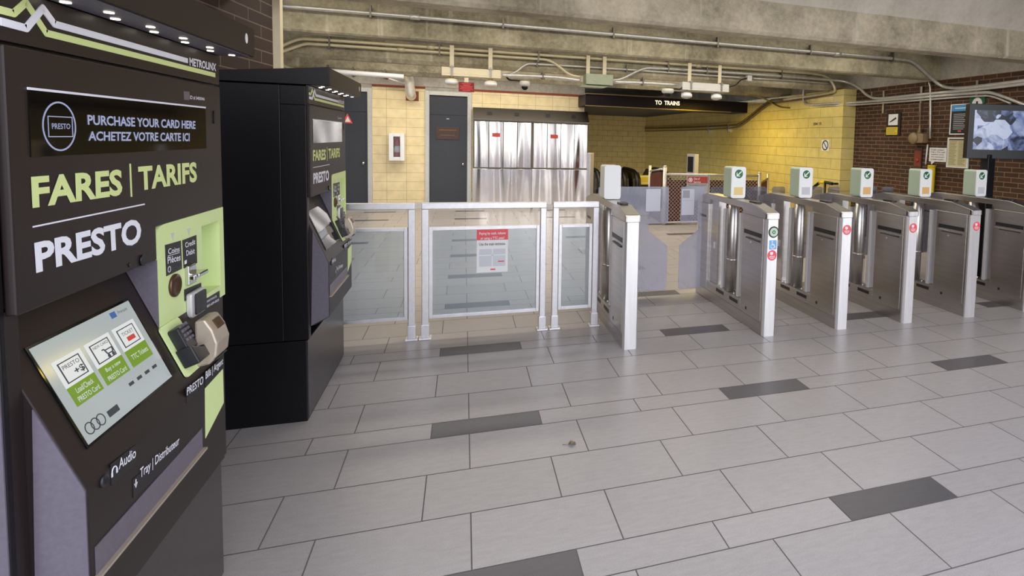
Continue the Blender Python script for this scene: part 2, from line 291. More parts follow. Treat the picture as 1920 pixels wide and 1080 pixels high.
class MB:
    def __init__(s): s.v = []; s.f = []; s.sm = []
    def add(s, vs, fs, smooth=False):
        n = len(s.v); s.v += [Vector(v) for v in vs]; s.f += [tuple(i + n for i in f) for f in fs]; s.sm += [smooth] * len(fs); return s
    def box(s, lo, hi):
        x0, y0, z0 = lo; x1, y1, z1 = hi
        return s.add([(x0, y0, z0), (x1, y0, z0), (x1, y1, z0), (x0, y1, z0), (x0, y0, z1), (x1, y0, z1), (x1, y1, z1), (x0, y1, z1)],
                     [(0, 3, 2, 1), (4, 5, 6, 7), (0, 1, 5, 4), (1, 2, 6, 5), (2, 3, 7, 6), (3, 0, 4, 7)])
    def prism(s, pts, ext, smooth=False):
        """polygon of 3-D points swept along vector ext"""
        pts = [Vector(p) for p in pts]; e = Vector(ext); n = len(pts)
        nrm = Vector((0, 0, 0))
        for i in range(n): nrm += pts[i].cross(pts[(i + 1) % n])
        if nrm.dot(e) > 0: pts = pts[::-1]
        s.add(pts + [p + e for p in pts], [tuple(range(n)), tuple(range(2 * n - 1, n - 1, -1))])
        n0 = len(s.v) - 2 * n
        for i in range(n):
            j = (i + 1) % n
            s.f.append((n0 + j, n0 + i, n0 + n + i, n0 + n + j)); s.sm.append(smooth)
        return s
    def obox(s, o, r, u, w, h, d):
        """box: corner o, unit right r, unit up u, width w, height h, depth d along r x u"""
        o, r, u = Vector(o), Vector(r).normalized(), Vector(u).normalized()
        return s.prism([o, o + r * w, o + r * w + u * h, o + u * h], r.cross(u) * d)
    def rrect(s, o, r, u, w, h, d, rad, n=5):
        o, r, u = Vector(o), Vector(r).normalized(), Vector(u).normalized(); pts = []
        for cx, cy, a0 in ((w - rad, rad, -90), (w - rad, h - rad, 0), (rad, h - rad, 90), (rad, rad, 180)):
            for k in range(n + 1):
                a = math.radians(a0 + 90 * k / n); pts.append(o + r * (cx + rad * math.cos(a)) + u * (cy + rad * math.sin(a)))
        return s.prism(pts, r.cross(u) * d)
    def disc(s, c, r, u, rx, ry, d, n=28, a0=0, a1=360):
        c, r, u = Vector(c), Vector(r).normalized(), Vector(u).normalized()
        m = n if a1 - a0 >= 360 else n + 1
        return s.prism([c + r * (rx * math.cos(math.radians(a0 + (a1 - a0) * k / n))) + u * (ry * math.sin(math.radians(a0 + (a1 - a0) * k / n))) for k in range(m)], r.cross(u) * d, True)
    def ring(s, c, r, u, ro, ri, d, n=36):
        c, r, u = Vector(c), Vector(r).normalized(), Vector(u).normalized(); e = r.cross(u) * d; vs = []
        for k in range(n):
            a = 2 * math.pi * k / n; q = r * math.cos(a) + u * math.sin(a)
            vs += [c + q * ro, c + q * ri, c + q * ro + e, c + q * ri + e]
        fs = []
        for k in range(n):
            a, b = 4 * k, 4 * ((k + 1) % n)
            fs += [(a + 2, b + 2, b + 3, a + 3), (a, a + 1, b + 1, b), (a, b, b + 2, a + 2), (a + 1, a + 3, b + 3, b + 1)]
        return s.add(vs, fs)
    def tube(s, pts, rad, n=10, closed_ends=True, smooth_iter=0):
        pts = [Vector(p) for p in pts]
        for _ in range(smooth_iter):
            q = [pts[0]]
            for a, b in zip(pts, pts[1:]): q += [a * 0.75 + b * 0.25, a * 0.25 + b * 0.75]
            pts = q + [pts[-1]]
        rads = rad if isinstance(rad, (list, tuple)) else [rad] * len(pts)
        prev = None; vs = []
        for i, p in enumerate(pts):
            d = (pts[min(i + 1, len(pts) - 1)] - pts[max(i - 1, 0)]).normalized()
            if prev is None:
                a = Vector((0, 0, 1)) if abs(d.z) < 0.9 else Vector((1, 0, 0)); a = (a - d * a.dot(d)).normalized()
            else:
                a = (prev - d * prev.dot(d)).normalized()
            prev = a; b = d.cross(a)
            vs += [p + (a * math.cos(2 * math.pi * k / n) + b * math.sin(2 * math.pi * k / n)) * rads[i] for k in range(n)]
        fs = []
        for i in range(len(pts) - 1):
            for k in range(n): fs.append((i * n + k, i * n + (k + 1) % n, (i + 1) * n + (k + 1) % n, (i + 1) * n + k))
        s.add(vs, fs, True)
        n0 = len(s.v) - len(vs)
        if closed_ends:
            s.f.append(tuple(n0 + k for k in range(n))[::-1]); s.sm.append(False)
            s.f.append(tuple(n0 + (len(pts) - 1) * n + k for k in range(n))); s.sm.append(False)
        return s
    def lathe(s, c, prof, n=24, axis=(0, 0, 1)):
        ax = Vector(axis).normalized(); a = Vector((1, 0, 0)) if abs(ax.x) < 0.9 else Vector((0, 1, 0)); a = (a - ax * a.dot(ax)).normalized(); b = ax.cross(a); c = Vector(c)
        vs = [c + ax * h + (a * math.cos(2 * math.pi * k / n) + b * math.sin(2 * math.pi * k / n)) * r for r, h in prof for k in range(n)]
        fs = [(i * n + k, i * n + (k + 1) % n, (i + 1) * n + (k + 1) % n, (i + 1) * n + k) for i in range(len(prof) - 1) for k in range(n)]
        s.add(vs, fs, True); n0 = len(s.v) - len(vs)
        if prof[0][0] > 1e-4: s.f.append(tuple(n0 + k for k in range(n))[::-1]); s.sm.append(False)
        if prof[-1][0] > 1e-4: s.f.append(tuple(n0 + (len(prof) - 1) * n + k for k in range(n))); s.sm.append(False)
        return s
    def quad4(s, tl, tr, br, bl, d):
        tl, tr, br, bl = map(Vector, (tl, tr, br, bl))
        n = (tr - bl).cross(tl - br)
        n = (br - bl).cross(tl - bl).normalized()
        return s.prism([bl, br, tr, tl], n * d)
    def text(s, txt, o, r, u, w, h, bold=0.0, lift=0.0008):
        o, r, u = Vector(o), Vector(r).normalized(), Vector(u).normalized(); nn = r.cross(u) * lift
        vs, fs = text_geo(txt, bold)
        return s.add([o + r * (x * w) + u * (y * h) + nn for x, y in vs], fs)
    def text4(s, txt, tl, tr, br, bl, bold=0.0, lift=0.0008):
        """lettering fitted bilinearly to four corner points"""
        tl, tr, br, bl = map(Vector, (tl, tr, br, bl)); nn = (br - bl).cross(tl - bl).normalized() * lift
        vs, fs = text_geo(txt, bold)
        return s.add([(bl * (1 - x) + br * x) * (1 - y) + (tl * (1 - x) + tr * x) * y + nn for x, y in vs], fs)

def root_of(o):
    while o.parent: o = o.parent
    return o
def obj(name, mb, m, parent=None, bev=0.0, label=None, seg=2):
    if parent is not None:
        org = Vector(root_of(parent).get('_o', (0, 0, 0)))
    else:
        xs = [v.x for v in mb.v]; ys = [v.y for v in mb.v]; zs = [v.z for v in mb.v]
        org = Vector(((min(xs) + max(xs)) / 2, (min(ys) + max(ys)) / 2, min(zs)))
    me = bpy.data.meshes.new(name); me.from_pydata([v - org for v in mb.v], [], mb.f); 
    me.materials.append(m)
    for p, sm in zip(me.polygons, mb.sm): p.use_smooth = sm
    me.update()
    bm = bmesh.new(); bm.from_mesh(me); bmesh.ops.recalc_face_normals(bm, faces=bm.faces) if len(bm.faces) and not getattr(mb, 'raw', False) else None
    bm.to_mesh(me); bm.free()
    o = bpy.data.objects.new(name, me); COL.objects.link(o)
    if parent is not None: o.parent = parent
    else: o.location = org; o['_o'] = tuple(org)
    if bev:
        b = o.modifiers.new('bevel', 'BEVEL'); b.width = bev; b.segments = seg; b.limit_method = 'ANGLE'; b.angle_limit = math.radians(40)
    if label: o['label'] = label
    return o
def flat(name, mb, m, parent):           # lettering: single-sided sheets of ink, left unrecalculated
    mb.raw = True; return obj(name, mb, m, parent)
def tag(o, label, cat, group=None, kind=None):
    o['label'] = label; o['category'] = cat
    if group: o['group'] = group
    if kind: o['kind'] = kind
    return o
def thing(name, label, cat, loc, group=None):
    o = bpy.data.objects.new(name, None); COL.objects.link(o); o.location = loc; o['_o'] = tuple(loc)
    o.empty_display_size = 0.1
    return tag(o, label, cat, group)
def struct(name, mb, m, label, cat, keep_world=False):
    o = obj(name, mb, m)
    if keep_world:
        org = o.location.copy(); o.data.transform(Matrix.Translation(org)); o.location = (0, 0, 0); o['_o'] = (0, 0, 0)
    return tag(o, label, cat, None, 'structure')

X, Y, Z = Vector((1, 0, 0)), Vector((0, 1, 0)), Vector((0, 0, 1))

# ================================================================== STRUCTURE
YB, XW, XY, YE, ZT = 13.5, 7.0, 6.72, 8.9, 2.71      # back wall, brick wall, yellow wall, its near end, wall top
YR = 20.9                                            # far wall of the stair hall
# floor: every tile a face, grout slab beneath
def make_floor():
    vs, fs, mi, tone = [], [], [], []
    g = 0.0028; pw = 0.6; y = 1.292 * 1.65 - 1.2075 * 6
    r = random.Random(3)
    def slab(x0, x1, y0, y1, dark):
        if y0 > 13.6 and x1 > 2.9: return
        n = len(vs); z = 0.0
        vs.extend([(x0 + g, y0 + g, z), (x1 - g, y0 + g, z), (x1 - g, y1 - g, z), (x0 + g, y1 - g, z)]); fs.append((n, n + 1, n + 2, n + 3))
        mi.append(1 if dark else 0); tone.append(r.uniform(0.965, 1.035))
    k = 0
    while y < 14.6:
        cls = 0
        for j, h in enumerate((0.3453, 0.3453, 0.3453, 0.1716)):
            off = (0.022 if (j % 2 == 0) else -0.099) * 1.65 if j < 3 else -0.099 * 1.65
            off += (0.0)
            i0 = int((-8 - off) / pw); i1 = int((12 - off) / pw)
            for i in range(i0, i1 + 1):
                dark = (j == 3 and i % 3 == 0)
                slab(off + i * pw, off + (i + 1) * pw, y, y + h, dark)
            y += h
    me = bpy.data.meshes.new('floor'); me.from_pydata(vs, [], fs); me.materials.append(FT); me.materials.append(FD)
    me.polygons.foreach_set('material_index', mi)
    a = me.attributes.new('tone', 'FLOAT', 'FACE'); a.data.foreach_set('value', tone)
    o = bpy.data.objects.new('floor', me); COL.objects.link(o)
    tag(o, 'pale grey rectangular porcelain floor tiles with scattered dark grey half tiles', 'floor', None, 'structure')
    s = MB().box((-8, -5.2, -0.25), (2.9, 14.5, -0.0015)).box((2.9, -5.2, -0.25), (12.6, 13.6, -0.0015))
    gb = obj('floor_slab', s, GROUT); gb.parent = o; gb['_o'] = (0, 0, 0); gb['label'] = 'dark grout slab under the tiles'
make_floor()

# right brick wall, with concrete band above
struct('wall_right', MB().box((XW, 0.6, 0), (XW + 0.3, YE + 0.3, ZT)), BRICK_R, 'red-brown brick wall behind the fare gates on the right', 'wall', True)
struct('wall_right_upper', MB().box((XW, 0.6, ZT), (XW + 0.3, YR, 3.6)), CONC_G, 'grey concrete band above the red-brown brick wall', 'wall', True)
# yellow tiled wall running to the stair hall
struct('wall_stairs', MB().box((XY, YE, -4), (XW + 0.3, YR, ZT)), TILE_Y, 'yellow glazed block wall along the stair hall', 'wall', True)
struct('wall_stairs_end', MB().box((2.6, YR, -4), (XW, YR + 0.2, 3.3)), TILE_D, 'tan block wall at the far end of the stair hall', 'wall', True)
struct('wall_stairs_return', MB().box((2.5, YB + 0.25, -4), (2.77, YR, ZT)), TILE_D, 'tan block wall on the left of the stair hall', 'wall', True)
# back wall (cream block) with two door openings
pL = ony(697, 250, YB).x
dA0, dA1 = ony(797, 250, YB).x, ony(884, 250, YB).x          # centre door frame, outer
dB1 = ony(698, 250, YB).x; dB0 = dB1 - 1.05                 # left door frame, outer
DH = ony(840, 172, YB).z
bw = MB()
bw.box((-6, YB, 0), (dB0, YB + 0.25, ZT - 0.04)); bw.box((dB1, YB, 0), (dA0, YB + 0.25, ZT - 0.04)); bw.box((dA1, YB, 0), (2.77, YB + 0.25, ZT - 0.04))
struct('wall_back', bw, TILE_B, 'cream glazed block wall at the back of the hall', 'wall', True)
struct('wall_back_upper', MB().box((-6, YB, ZT), (2.77, YB + 0.25, 3.5)).box((dB0, YB + 0.02, DH), (dB1, YB + 0.25, ZT)).box((dA0, YB + 0.02, DH), (dA1, YB + 0.25, ZT)), CONC_G, 'concrete lintel above the cream block wall', 'wall', True)
tr = MB().box((dB1, YB - 0.012, ZT - 0.05), (dA0, YB + 0.1, ZT)).box((dA1, YB - 0.012, ZT - 0.05), (2.77, YB + 0.1, ZT)).box((2.62, YB - 0.012, ZT - 0.2), (2.77, YB, ZT - 0.05))
struct('trim_1', tr, REDTRIM, 'dark red strip along the top of the cream wall', 'trim', True)
struct('baseboard_back', MB().box((dB1, YB - 0.03, 0), (dA0, YB, 0.14)).box((dA1, YB - 0.03, 0), (2.77, YB, 0.14)).box((-6, YB - 0.03, 0), (dB0, YB, 0.14)), TRIMM, 'pale steel skirting at the foot of the cream wall', 'baseboard', True)
# left brick wall (runs slightly toward the hall)
a0 = Vector((-2.30, 0.0)); a1 = Vector((-1.545, 5.62))
ang = math.atan2(a1.y - a0.y, a1.x - a0.x) - math.pi / 2
lw_ = obj('wall_left', MB().box((-0.3, 0.0, 0), (0, 7.2, 3.3)), BRICK_L)
lw_.data.transform(Matrix.Translation((-0.15, 3.6, 0)))
dirv = (a1 - a0).normalized(); st = a1 - dirv * 7.2
lw_.location = (st.x, st.y, 0); lw_.rotation_euler = (0, 0, ang)
tag(lw_, 'dark brown brick wall behind the ticket machines', 'wall', None, 'structure')
struct('trim_2', MB().prism([(a1.x - 0.3, a1.y, 0), (a1.x + 0.0, a1.y, 0), (a1.x + 0.05, a1.y + 0.02, 0), (a1.x + 0.05, a1.y + 0.1, 0), (a1.x - 0.3, a1.y + 0.1, 0)], (0, 0, 3.3)), CREAMBOX, 'beige metal end trim on the left brick wall', 'trim', True)
struct('wall_far_left', MB().box((-6.2, 5.8, 0), (-6, YB, 3.5)), CONC_G, 'concrete wall far to the left behind the brick wall', 'wall', True)

# ceiling with downstand beams
ZC = 3.32
struct('ceiling', MB().box((-6.2, 4.9, ZC + 0.02), (XW + 0.3, YR, ZC + 0.3)), CONC_G, 'grey concrete slab between the beams', 'ceiling', True)
def beam(n, y, th, lbl, zb=ZT, zt=ZC + 0.05, c=0.02):
    pts = [(-6.2, y, zt), (-6.2, y, zb + c), (-6.2, y + c, zb), (-6.2, y + th - c, zb), (-6.2, y + th, zb + c), (-6.2, y + th, zt)]
    struct('ceiling_beam_%d' % n, MB().prism(pts, (6.2 + XW - 0.001, 0, 0)), CONC, lbl, 'beam', True)
b1z = ony(1440, 3, 4.94).z
pts = [(-6.2, 4.94, ZC + 0.3), (-6.2, 4.94, ZT + 0.03), (-6.2, 4.97, ZT), (-6.2, 5.17, ZT), (-6.2, 5.17, ZC + 0.3)]
struct('ceiling_beam_1', MB().prism(pts, (6.2 + XW - 0.001, 0, 0)), CONC_1, 'nearest concrete beam, with a tall stained face', 'beam', True)
# near soffit with a chamfer
e1 = ony(1600, -1, 4.75)
pts = [(-6.2, 4.939, b1z), (-6.2, 4.939, 3.9), (-6.2, 0.8, 3.9), (-6.2, 0.8, 3.37), (-6.2, 4.68, 3.37)]
CONC_P = mat_concrete('pale_band_concrete', (206, 198, 182), (236, 228, 212), 0.0)  # paler concrete tone without streaks, for the chamfer band
struct('ceiling_band', MB().prism([(-6.2, 4.9395, b1z), (-6.2, 4.9395, 3.6), (-6.2, 4.6805, 3.6), (-6.2, 4.6805, 3.37)], (6.2 + XW - 0.001, 0, 0)), CONC_P, 'pale concrete band between beam and soffit', 'ceiling', True)
pts = [(-6.2, 4.68, 3.9), (-6.2, 0.8, 3.9), (-6.2, 0.8, 3.37), (-6.2, 4.68, 3.37)]
struct('ceiling_soffit', MB().prism(pts, (6.2 + XW - 0.001, 0, 0)), CONC_1, 'flat grey concrete soffit nearest the entrance', 'ceiling', True)
struct('wall_right_lintel', MB().box((XW, 0.8, 3.6), (XW + 0.3, 4.95, 3.9)), CONC_G, 'concrete lintel over the open side by the entrance', 'wall', True)
beam(2, 6.94, 0.2, 'second concrete beam, carrying one long conduit')
beam(3, 9.26, 0.2, 'third concrete beam, carrying several conduits', c=0.055)
beam(4, 11.12, 0.24, 'farthest concrete beam, above the doors', c=0.07)
struct('ceiling_stairs', MB().box((2.77, 13.56, 2.56), (XY, YR, 2.7)), FASCIA, 'dark low soffit over the stair hall', 'ceiling', True)

# ================================================================== TICKET MACHINES
XD, XF = -0.81, -0.733           # door plane, console front plane
SP = Vector((-0.81, 0, 1.085)); SU = Vector((-0.077, 0, 0.185)).normalized(); SN = Y.cross(SU)   # screen slope
def make_machine(dy, label, lit):
    D = Vector((0, dy, 0)); E_ = 1e-3
    t = thing('ticket_machine', label, 'ticket machine', (-1.19, 1.863 + dy, 0), 'fare vending machines by the left wall')
    def P(u, v, x=XD): return onx(u, v, x) + D
    def S(u, v, lift=0.0): return onp(u, v, SP, SN) + D + SN * lift
    def yz(y, z, x=XD): return Vector((x, y + dy, z))
    y0, y1 = 1.363, 2.363; xb = -1.52
    def B(lo, hi, mb=None):
        mb = mb or MB(); return mb.box((lo[0], lo[1] + dy, lo[2]), (hi[0], hi[1] + dy, hi[2]))
    obj('base', B((xb, y0, 0), (-0.838, y1 - 0.01, 0.47)), KBASE if lit is None else BLACK, t, 0.004)
    c = B((xb, y0, 0.475), (-0.95, y1, 1.90))
    B((-0.95, y0, 0.475), (-0.826, y0 + 0.014, 1.795), c); B((-0.95, y1 - 0.014, 0.475), (-0.826, y1, 1.795), c)
    B((-0.95, y0, 1.795), (-0.826, y1, 1.90), c)
    obj('cabinet', c, BLACK, t, 0.003)
    obj('front_base_panel', B((-0.84, y0 + 0.004, 0.02), (-0.832, y1 - 0.012, 0.47)), KBASE, t, 0.002)
    if lit: obj('daylit_side_sheet', B((xb, y0 - .004, 0.02), (-0.829, y0 - .0005, 1.79)), GREYK, t, 0, 'grey sheet standing for daylight on the near side')  # lighter sheet added over the black side, daylight put into its grey
    # canopy
    can = MB().prism([(xb, y0 + dy, 1.907), (-0.71, y0 + dy, 1.907), (-0.71, y0 + dy, 2.006), (-0.72, y0 + dy, 2.008), (xb, y0 + dy, 1.935)], (0, y1 - y0, 0))
    ca = obj('canopy', can, BROWN if False else BLACK, t, 0.002)
    obj('canopy_face', B((-0.7098, y0 + 0.001, 1.909), (-0.706, y1 - 0.001, 2.004)), BROWN, ca)
    obj('badge', MB().disc(P(462, 72, -0.7055), Y, Z, 0.011, 0.017, 0.001), WHITE, ca, label='round white badge')
    obj('soffit_strip', B((-0.806, y0 + 0.02, 1.9045), (-0.715, y1 - 0.02, 1.908)), GREYK, ca)
    for k in range(11):
        yy = y0 + 0.06 + k * 0.088
        xx = -0.785 if k % 2 else -0.755
        obj('led', MB().disc((xx, yy + dy, 1.9043), X, Y, 0.009, 0.009, -0.002, 14), LED, ca)
    # header
    h = obj('header_panel', B((-0.826, y0 + 0.004, 1.803), (-0.812, y1 - 0.004, 1.905)), BROWN, t, 0.002)
    def strip(px, th, lf=.0012):      # stripe polyline given by its centre line in the photo
        mb = MB(); pts = [P(u, v, -0.812) for u, v in px]
        for a, b in zip(pts, pts[1:]):
            d = (b - a).normalized(); n = X.cross(d) * (th / 2)
            mb.prism([a - n, b - n, b + n, a + n], (lf, 0, 0))
        for p in pts[1:-1]: mb.disc(p, Y, Z, th / 2, th / 2, lf - .0002, 16)
        return mb
    obj('green_stripe', strip([(-6, 17), (25, 25), (48, 4), (86, 62), (403, 141)], 0.0145), GREENL, h, label='lime green zigzag stripe')
    obj('white_stripe', strip([(0, 40), (48, 53), (79, 15), (101, 45), (351, 114)], 0.0150, .0020), WHITEL, h, label='white zigzag stripe')
    flat('lettering', MB().text4('METROLINX', P(354.5, 107.5, -0.812), P(405, 119.5, -0.812), P(404.5, 133.5, -0.812), P(355, 123, -0.812), 0.03), WHITEL, h)
    # door
    yd0, yg, yd1 = 1.381, 1.900, 2.358
    zb = 1.281; zt = 1.797
    pl = P(378, 437); pr = P(411, 413); pb = P(411, 537)
    ya, yb2 = pl.y - dy, pr.y - dy; za, zb2 = pb.z, pr.z      # pocket opening
    zg0, zg1 = 1.06, P(417, 388).z
    dr = MB().prism([yz(*q, XD - 0.02) for q in ((yd0, zb), (yg, zb), (yg, zg1), (yd1, zg1), (yd1, zt), (yd0, zt))], (0.02, 0, 0))
    dd = obj('door', dr, BROWN, t, 0.004)
    gp = MB()
    B((XD - 0.02, yg, zg0), (XD, ya, zg1 - 0.02), gp); B((XD - 0.02, ya, zb2), (XD, yd1, zg1), gp); B((XD - 0.02, yb2, zg0), (XD, yd1, zb2), gp); B((XD - 0.02, ya, zg0), (XD, yb2, za), gp)
    gp.prism([yz(yg, zg1 - 0.02, XD - 0.02), yz(ya, zg1 - 0.02, XD - 0.02), yz(ya, zg1, XD - 0.02), yz(yg + 0.04, zg1, XD - 0.02), yz(yg + 0.022, zg1 - 0.003, XD - 0.02), yz(yg + 0.009, zg1 - 0.010, XD - 0.02)], (0.02, 0, 0))
    g = obj('green_panel', gp, GREEN, t, 0.0, label='lime green payment panel')
    pk = MB(); B((XD - 0.09, ya, za - 0.004), (XD - 0.02, yb2, za), pk); B((XD - 0.09, yb2, za), (XD - 0.02, yb2 + 0.004, zb2), pk)
    B((XD - 0.094, ya, za), (XD - 0.09, yb2, zb2), pk); B((XD - 0.09, ya - 0.004, za), (XD - 0.02, ya, zb2), pk); B((XD - 0.09, ya, zb2), (XD - 0.02, yb2, zb2 + 0.004), pk)
    obj('cup_recess', pk, GREEN, g)
    # display window
    dtl, dtr, dbr, dbl = P(50, 165), P(384, 205), P(384, 278), P(57, 295)
    zhi, zlo = (dtl.z + dtr.z) / 2, (dbr.z + dbl.z) / 2; yl, yr = (dtl.y + dbl.y) / 2 - dy, dtr.y - dy
    ds = obj('display_window', B((XD, yl, zlo), (XD + 0.002, yr, zhi)), GLOSSBLK, t)
    obj('window_rim', B((XD, yl, zhi), (XD + 0.003, yr, zhi + 0.005)), WHITEL, ds)
    if lit:
        q = XD + 0.0022
        tx = MB().text4('PURCHASE YOUR CARD HERE', P(163, 215, q), P(366, 227, q), P(366, 242, q), P(164, 234, q), 0.025)
        tx.text4('ACHETEZ VOTRE CARTE ICI', P(165, 246, q), P(355, 249.5, q), P(355, 265, q), P(165, 264, q), 0.025)
        tx.text4('PRESTO', P(96, 231, q), P(131, 232, q), P(131, 242, q), P(97, 242, q), 0.01)
        cc = P(112, 237, q); rr = (P(146, 237, q).y - P(79, 237, q).y) / 2
        tx.ring(cc, Y, Z, 0.052, 0.0485, 0.0006)
        f0, f1 = P(89, 217, q), P(137, 257, q)
        for lo, hi in (((f0.y, f0.z - 0.002), (f1.y, f0.z)), ((f0.y, f1.z), (f1.y, f1.z + 0.002)), ((f0.y, f1.z), (f0.y + 0.002, f0.z)), ((f1.y - 0.002, f1.z), (f1.y, f0.z))):
            tx.box((q, lo[0], lo[1]), (q + 0.0005, hi[0], hi[1]))
        flat('display_lettering', tx, BLUETXT, ds)
    # lettering on the door
    L1 = MB().text4('FARES', P(57, 331), P(228, 317), P(229, 366), P(60, 391), 0.036).text4('TARIFS', P(258, 312), P(368, 303.5), P(369, 341), P(260, 358.5), 0.036)
    L1.quad4(P(242.5, 307), P(245, 307), P(247.5, 369), P(245, 369), 0.0008)
    flat('lettering', L1, GREENL, dd)
    L2 = MB().text4('PRESTO', P(63, 455), P(263, 408), P(265, 455), P(67, 513), 0.036); L2.quad4(P(61, 424), P(271, 381.5), P(271, 384), P(61, 427), 0.0008)
    flat('lettering', L2, WHITEL, dd)
    L3 = MB().text4('ID # 5400046', P(356, 179), P(383, 183), P(383, 189), P(356, 186.5), 0.01); flat('lettering', L3, WHITEL, dd)
    obj('id_plate', MB().quad4(P(344, 171), P(355, 172), P(355, 188), P(345, 187), 0.0008), GREYK, dd)
    obj('lock', MB().rrect(P(400, 232), Y, Z, 0.018, 0.045, 0.003, 0.007), BLACK, dd)
    obj('camera_lens', MB().disc(P(266, 488), Y, Z, 0.013, 0.015, 0.004).disc(P(243, 497), Y, Z, 0.005, 0.006, 0.002), GLOSSBLK, dd)
    # payment panel fittings
    def lab(c4, lines, name='label_plate', m=LABEL, par=g, x=XD, inkm=WHITEL):
        o = obj(name, MB().quad4(*[P(u, v, x) for u, v in c4], 0.0012), m, par)
        q = x + 0.0013; tb = MB()
        for s, c in lines: tb.text4(s, *[P(u, v, q) for u, v in c], 0.012)
        if lines: flat('lettering', tb, inkm, o)
        return o
    l1 = lab([(309, 459.5), (338.5, 451), (340.5, 504), (311.5, 518)], [('Coins', [(314.5, 466.5), (336, 461.5), (336, 471.5), (315, 477)]), ('Pièces', [(313.5, 482), (338, 476), (338, 488), (314, 495)])])
    flat('lettering', MB().quad4(P(314.5, 479.5, XD + 0.0013), P(336.5, 473, XD + 0.0013), P(336.5, 474, XD + 0.0013), P(314.5, 480.5, XD + 0.0013), 0.0004).ring(P(317.5, 505, XD + 0.0013), Y, Z, 0.009, 0.007, 0.0004, 14), WHITEL, l1)
    l2 = lab([(341.5, 450.5), (367.5, 440.5), (369, 493), (344, 503.5)], [('Credit', [(346.5, 455), (365.5, 448), (365.5, 457.5), (347, 465)]), ('Debit', [(348.5, 470), (364.5, 465), (364.5, 475), (349, 480)])])
    flat('lettering', MB().quad4(P(346, 489, XD + 0.0013), P(350, 487, XD + 0.0013), P(350, 494, XD + 0.0013), P(346, 496, XD + 0.0013), 0.0004), WHITEL, l2)
    for (u, v) in ((323.5, 444), (353.5, 435)):
        p = P(u, v); obj('arrow_mark', MB().prism([p + Z * .011 - Y * .012, p + Z * .011 + Y * .012, p - Z * .012], (0.0008, 0, 0)), GREYSTRIP, g)
    obj('coin_slot', MB().lathe(P(326.5, 535), [(0.034, 0), (0.034, 0.006), (0.026, 0.009), (0.02, 0.004), (0.0, 0.003)], 24, X), BRONZE, g)
    p = P(347, 540); cr = MB().obox(P(347, 536), Y, Z, 0.05, 0.06, 0.012); cr.obox(P(349, 521), Y, Z, 0.065, 0.012, 0.035); cr.obox(P(347, 527), Y, Z, 0.02, 0.016, 0.025)
    obj('card_slot', cr, CHROME, g, 0.003)
    lab([(345, 543), (376.5, 530), (377, 549), (345.5, 565)], [])
    rd = MB().rrect(P(349, 599), Y, Z, 0.1, 0.078, 0.016, 0.01); ro = obj('contactless_reader', rd, GREYSTRIP, g, 0.004)
    obj('reader_face', MB().rrect(P(349, 599) + X * 0.016 + Y * 0.018 + Z * 0.006, Y, Z, 0.076, 0.066, 0.004, 0.008), PLASTIC, ro)
    lab([(383, 562), (411, 545), (411.5, 561), (383.5, 583)], [('ASSISTANCE:', [(385, 565), (406, 553), (406, 557), (385, 569)]), ('1-855-609-0025', [(385, 574), (410, 559.5), (410, 564), (385, 578.5)])])
    # bill acceptor
    q = P(376, 625, -0.76); ya_ = 2.165; 
    prof = [(-0.80, 0.985), (-0.70, 0.955), (-0.672, 0.93), (-0.665, 0.87), (-0.675, 0.80), (-0.73, 0.765), (-0.80, 0.78)]
    prof = [(-0.81, 1.075), (-0.755, 1.07), (-0.712, 1.035), (-0.700, 0.985), (-0.708, 0.93), (-0.74, 0.885), (-0.81, 0.87)]
    bq0, bq1 = onx(404, 630, -.70).y, onx(431, 620, -.695).y
    zt_b, zb_b = ony(376, 603, bq0).z, ony(381, 690, bq0).z
    prof = [(-.752, zt_b), (-.725, zt_b + .004), (-.706, zt_b - .03), (-.695, zt_b - .07), (-.699, zt_b - .11), (-.718, zb_b + .008), (-.752, zb_b)]
    ba = obj('bill_acceptor', MB().prism([(x, bq0 + dy, z) for x, z in prof], (0, bq1 - bq0, 0)), BEIGEM, t, 0.006, 'champagne coloured bill acceptor')
    obj('bill_slot', MB().prism([(-.7195, bq0 + .03 + dy, zt_b - .008), (-.7195, bq1 - .02 + dy, zt_b - .008), (-.7045, bq1 - .02 + dy, zt_b - .034), (-.7045, bq0 + .03 + dy, zt_b - .034)], (.004, 0, .0025)), BRONZE, ba)
    obj('bill_gap', B((-0.712, bq0 + .010, zt_b - .122), (-0.7005, bq1 - .010, zt_b - .118)), PLASTIC, ba)
    # console
    cy0, cy1 = 1.4137, 2.10
    side = [(-0.94, 0.5), (-0.80, 0.545), (XF, 0.585), (XF, 0.90), (-0.81, 1.085), (-0.94, 1.397)]
    con = obj('console', MB().prism([(x, cy0 + dy, z) for x, z in side], (0, cy1 - cy0, 0)), BROWN, t, 0.003)
    obj('console_side', MB().prism([(x, cy0 - 0.004 + dy, z) for x, z in [(-0.825, 0.540), (XF - 0.002, 0.587), (XF - 0.002, 0.90), (-0.812, 1.083)]], (0, 0.0035, 0)), GREYK, con)
    fp_ = B((-0.95, 2.098, 0.475), (-0.815, 2.349, 1.065)); obj('console_surround', fp_, BROWN, t); obj('console_surround', B((-0.95, 1.378, 0.475), (-0.828, 1.413, 1.29)), BROWN, t)
    # recess cheek next to the green panel
    obj('recess_cheek', MB().prism([(-0.81, yg - 0.006 + dy, 1.281), (-0.81, yg - 0.006 + dy, 1.09), (-0.89, yg - 0.006 + dy, 1.281)], (0, 0.005, 0)), GREYK, con)
    # touch screen
    ctl, ctr, cbr, cbl = [S(u, v, 0.002) for u, v in ((57, 655), (243, 562), (315, 712), (157, 840))]
    o_ = cbl; w_ = (ctr.y + cbr.y) / 2 - (ctl.y + cbl.y) / 2; h_ = ((ctl - cbl).dot(SU) + (ctr - cbr).dot(SU)) / 2
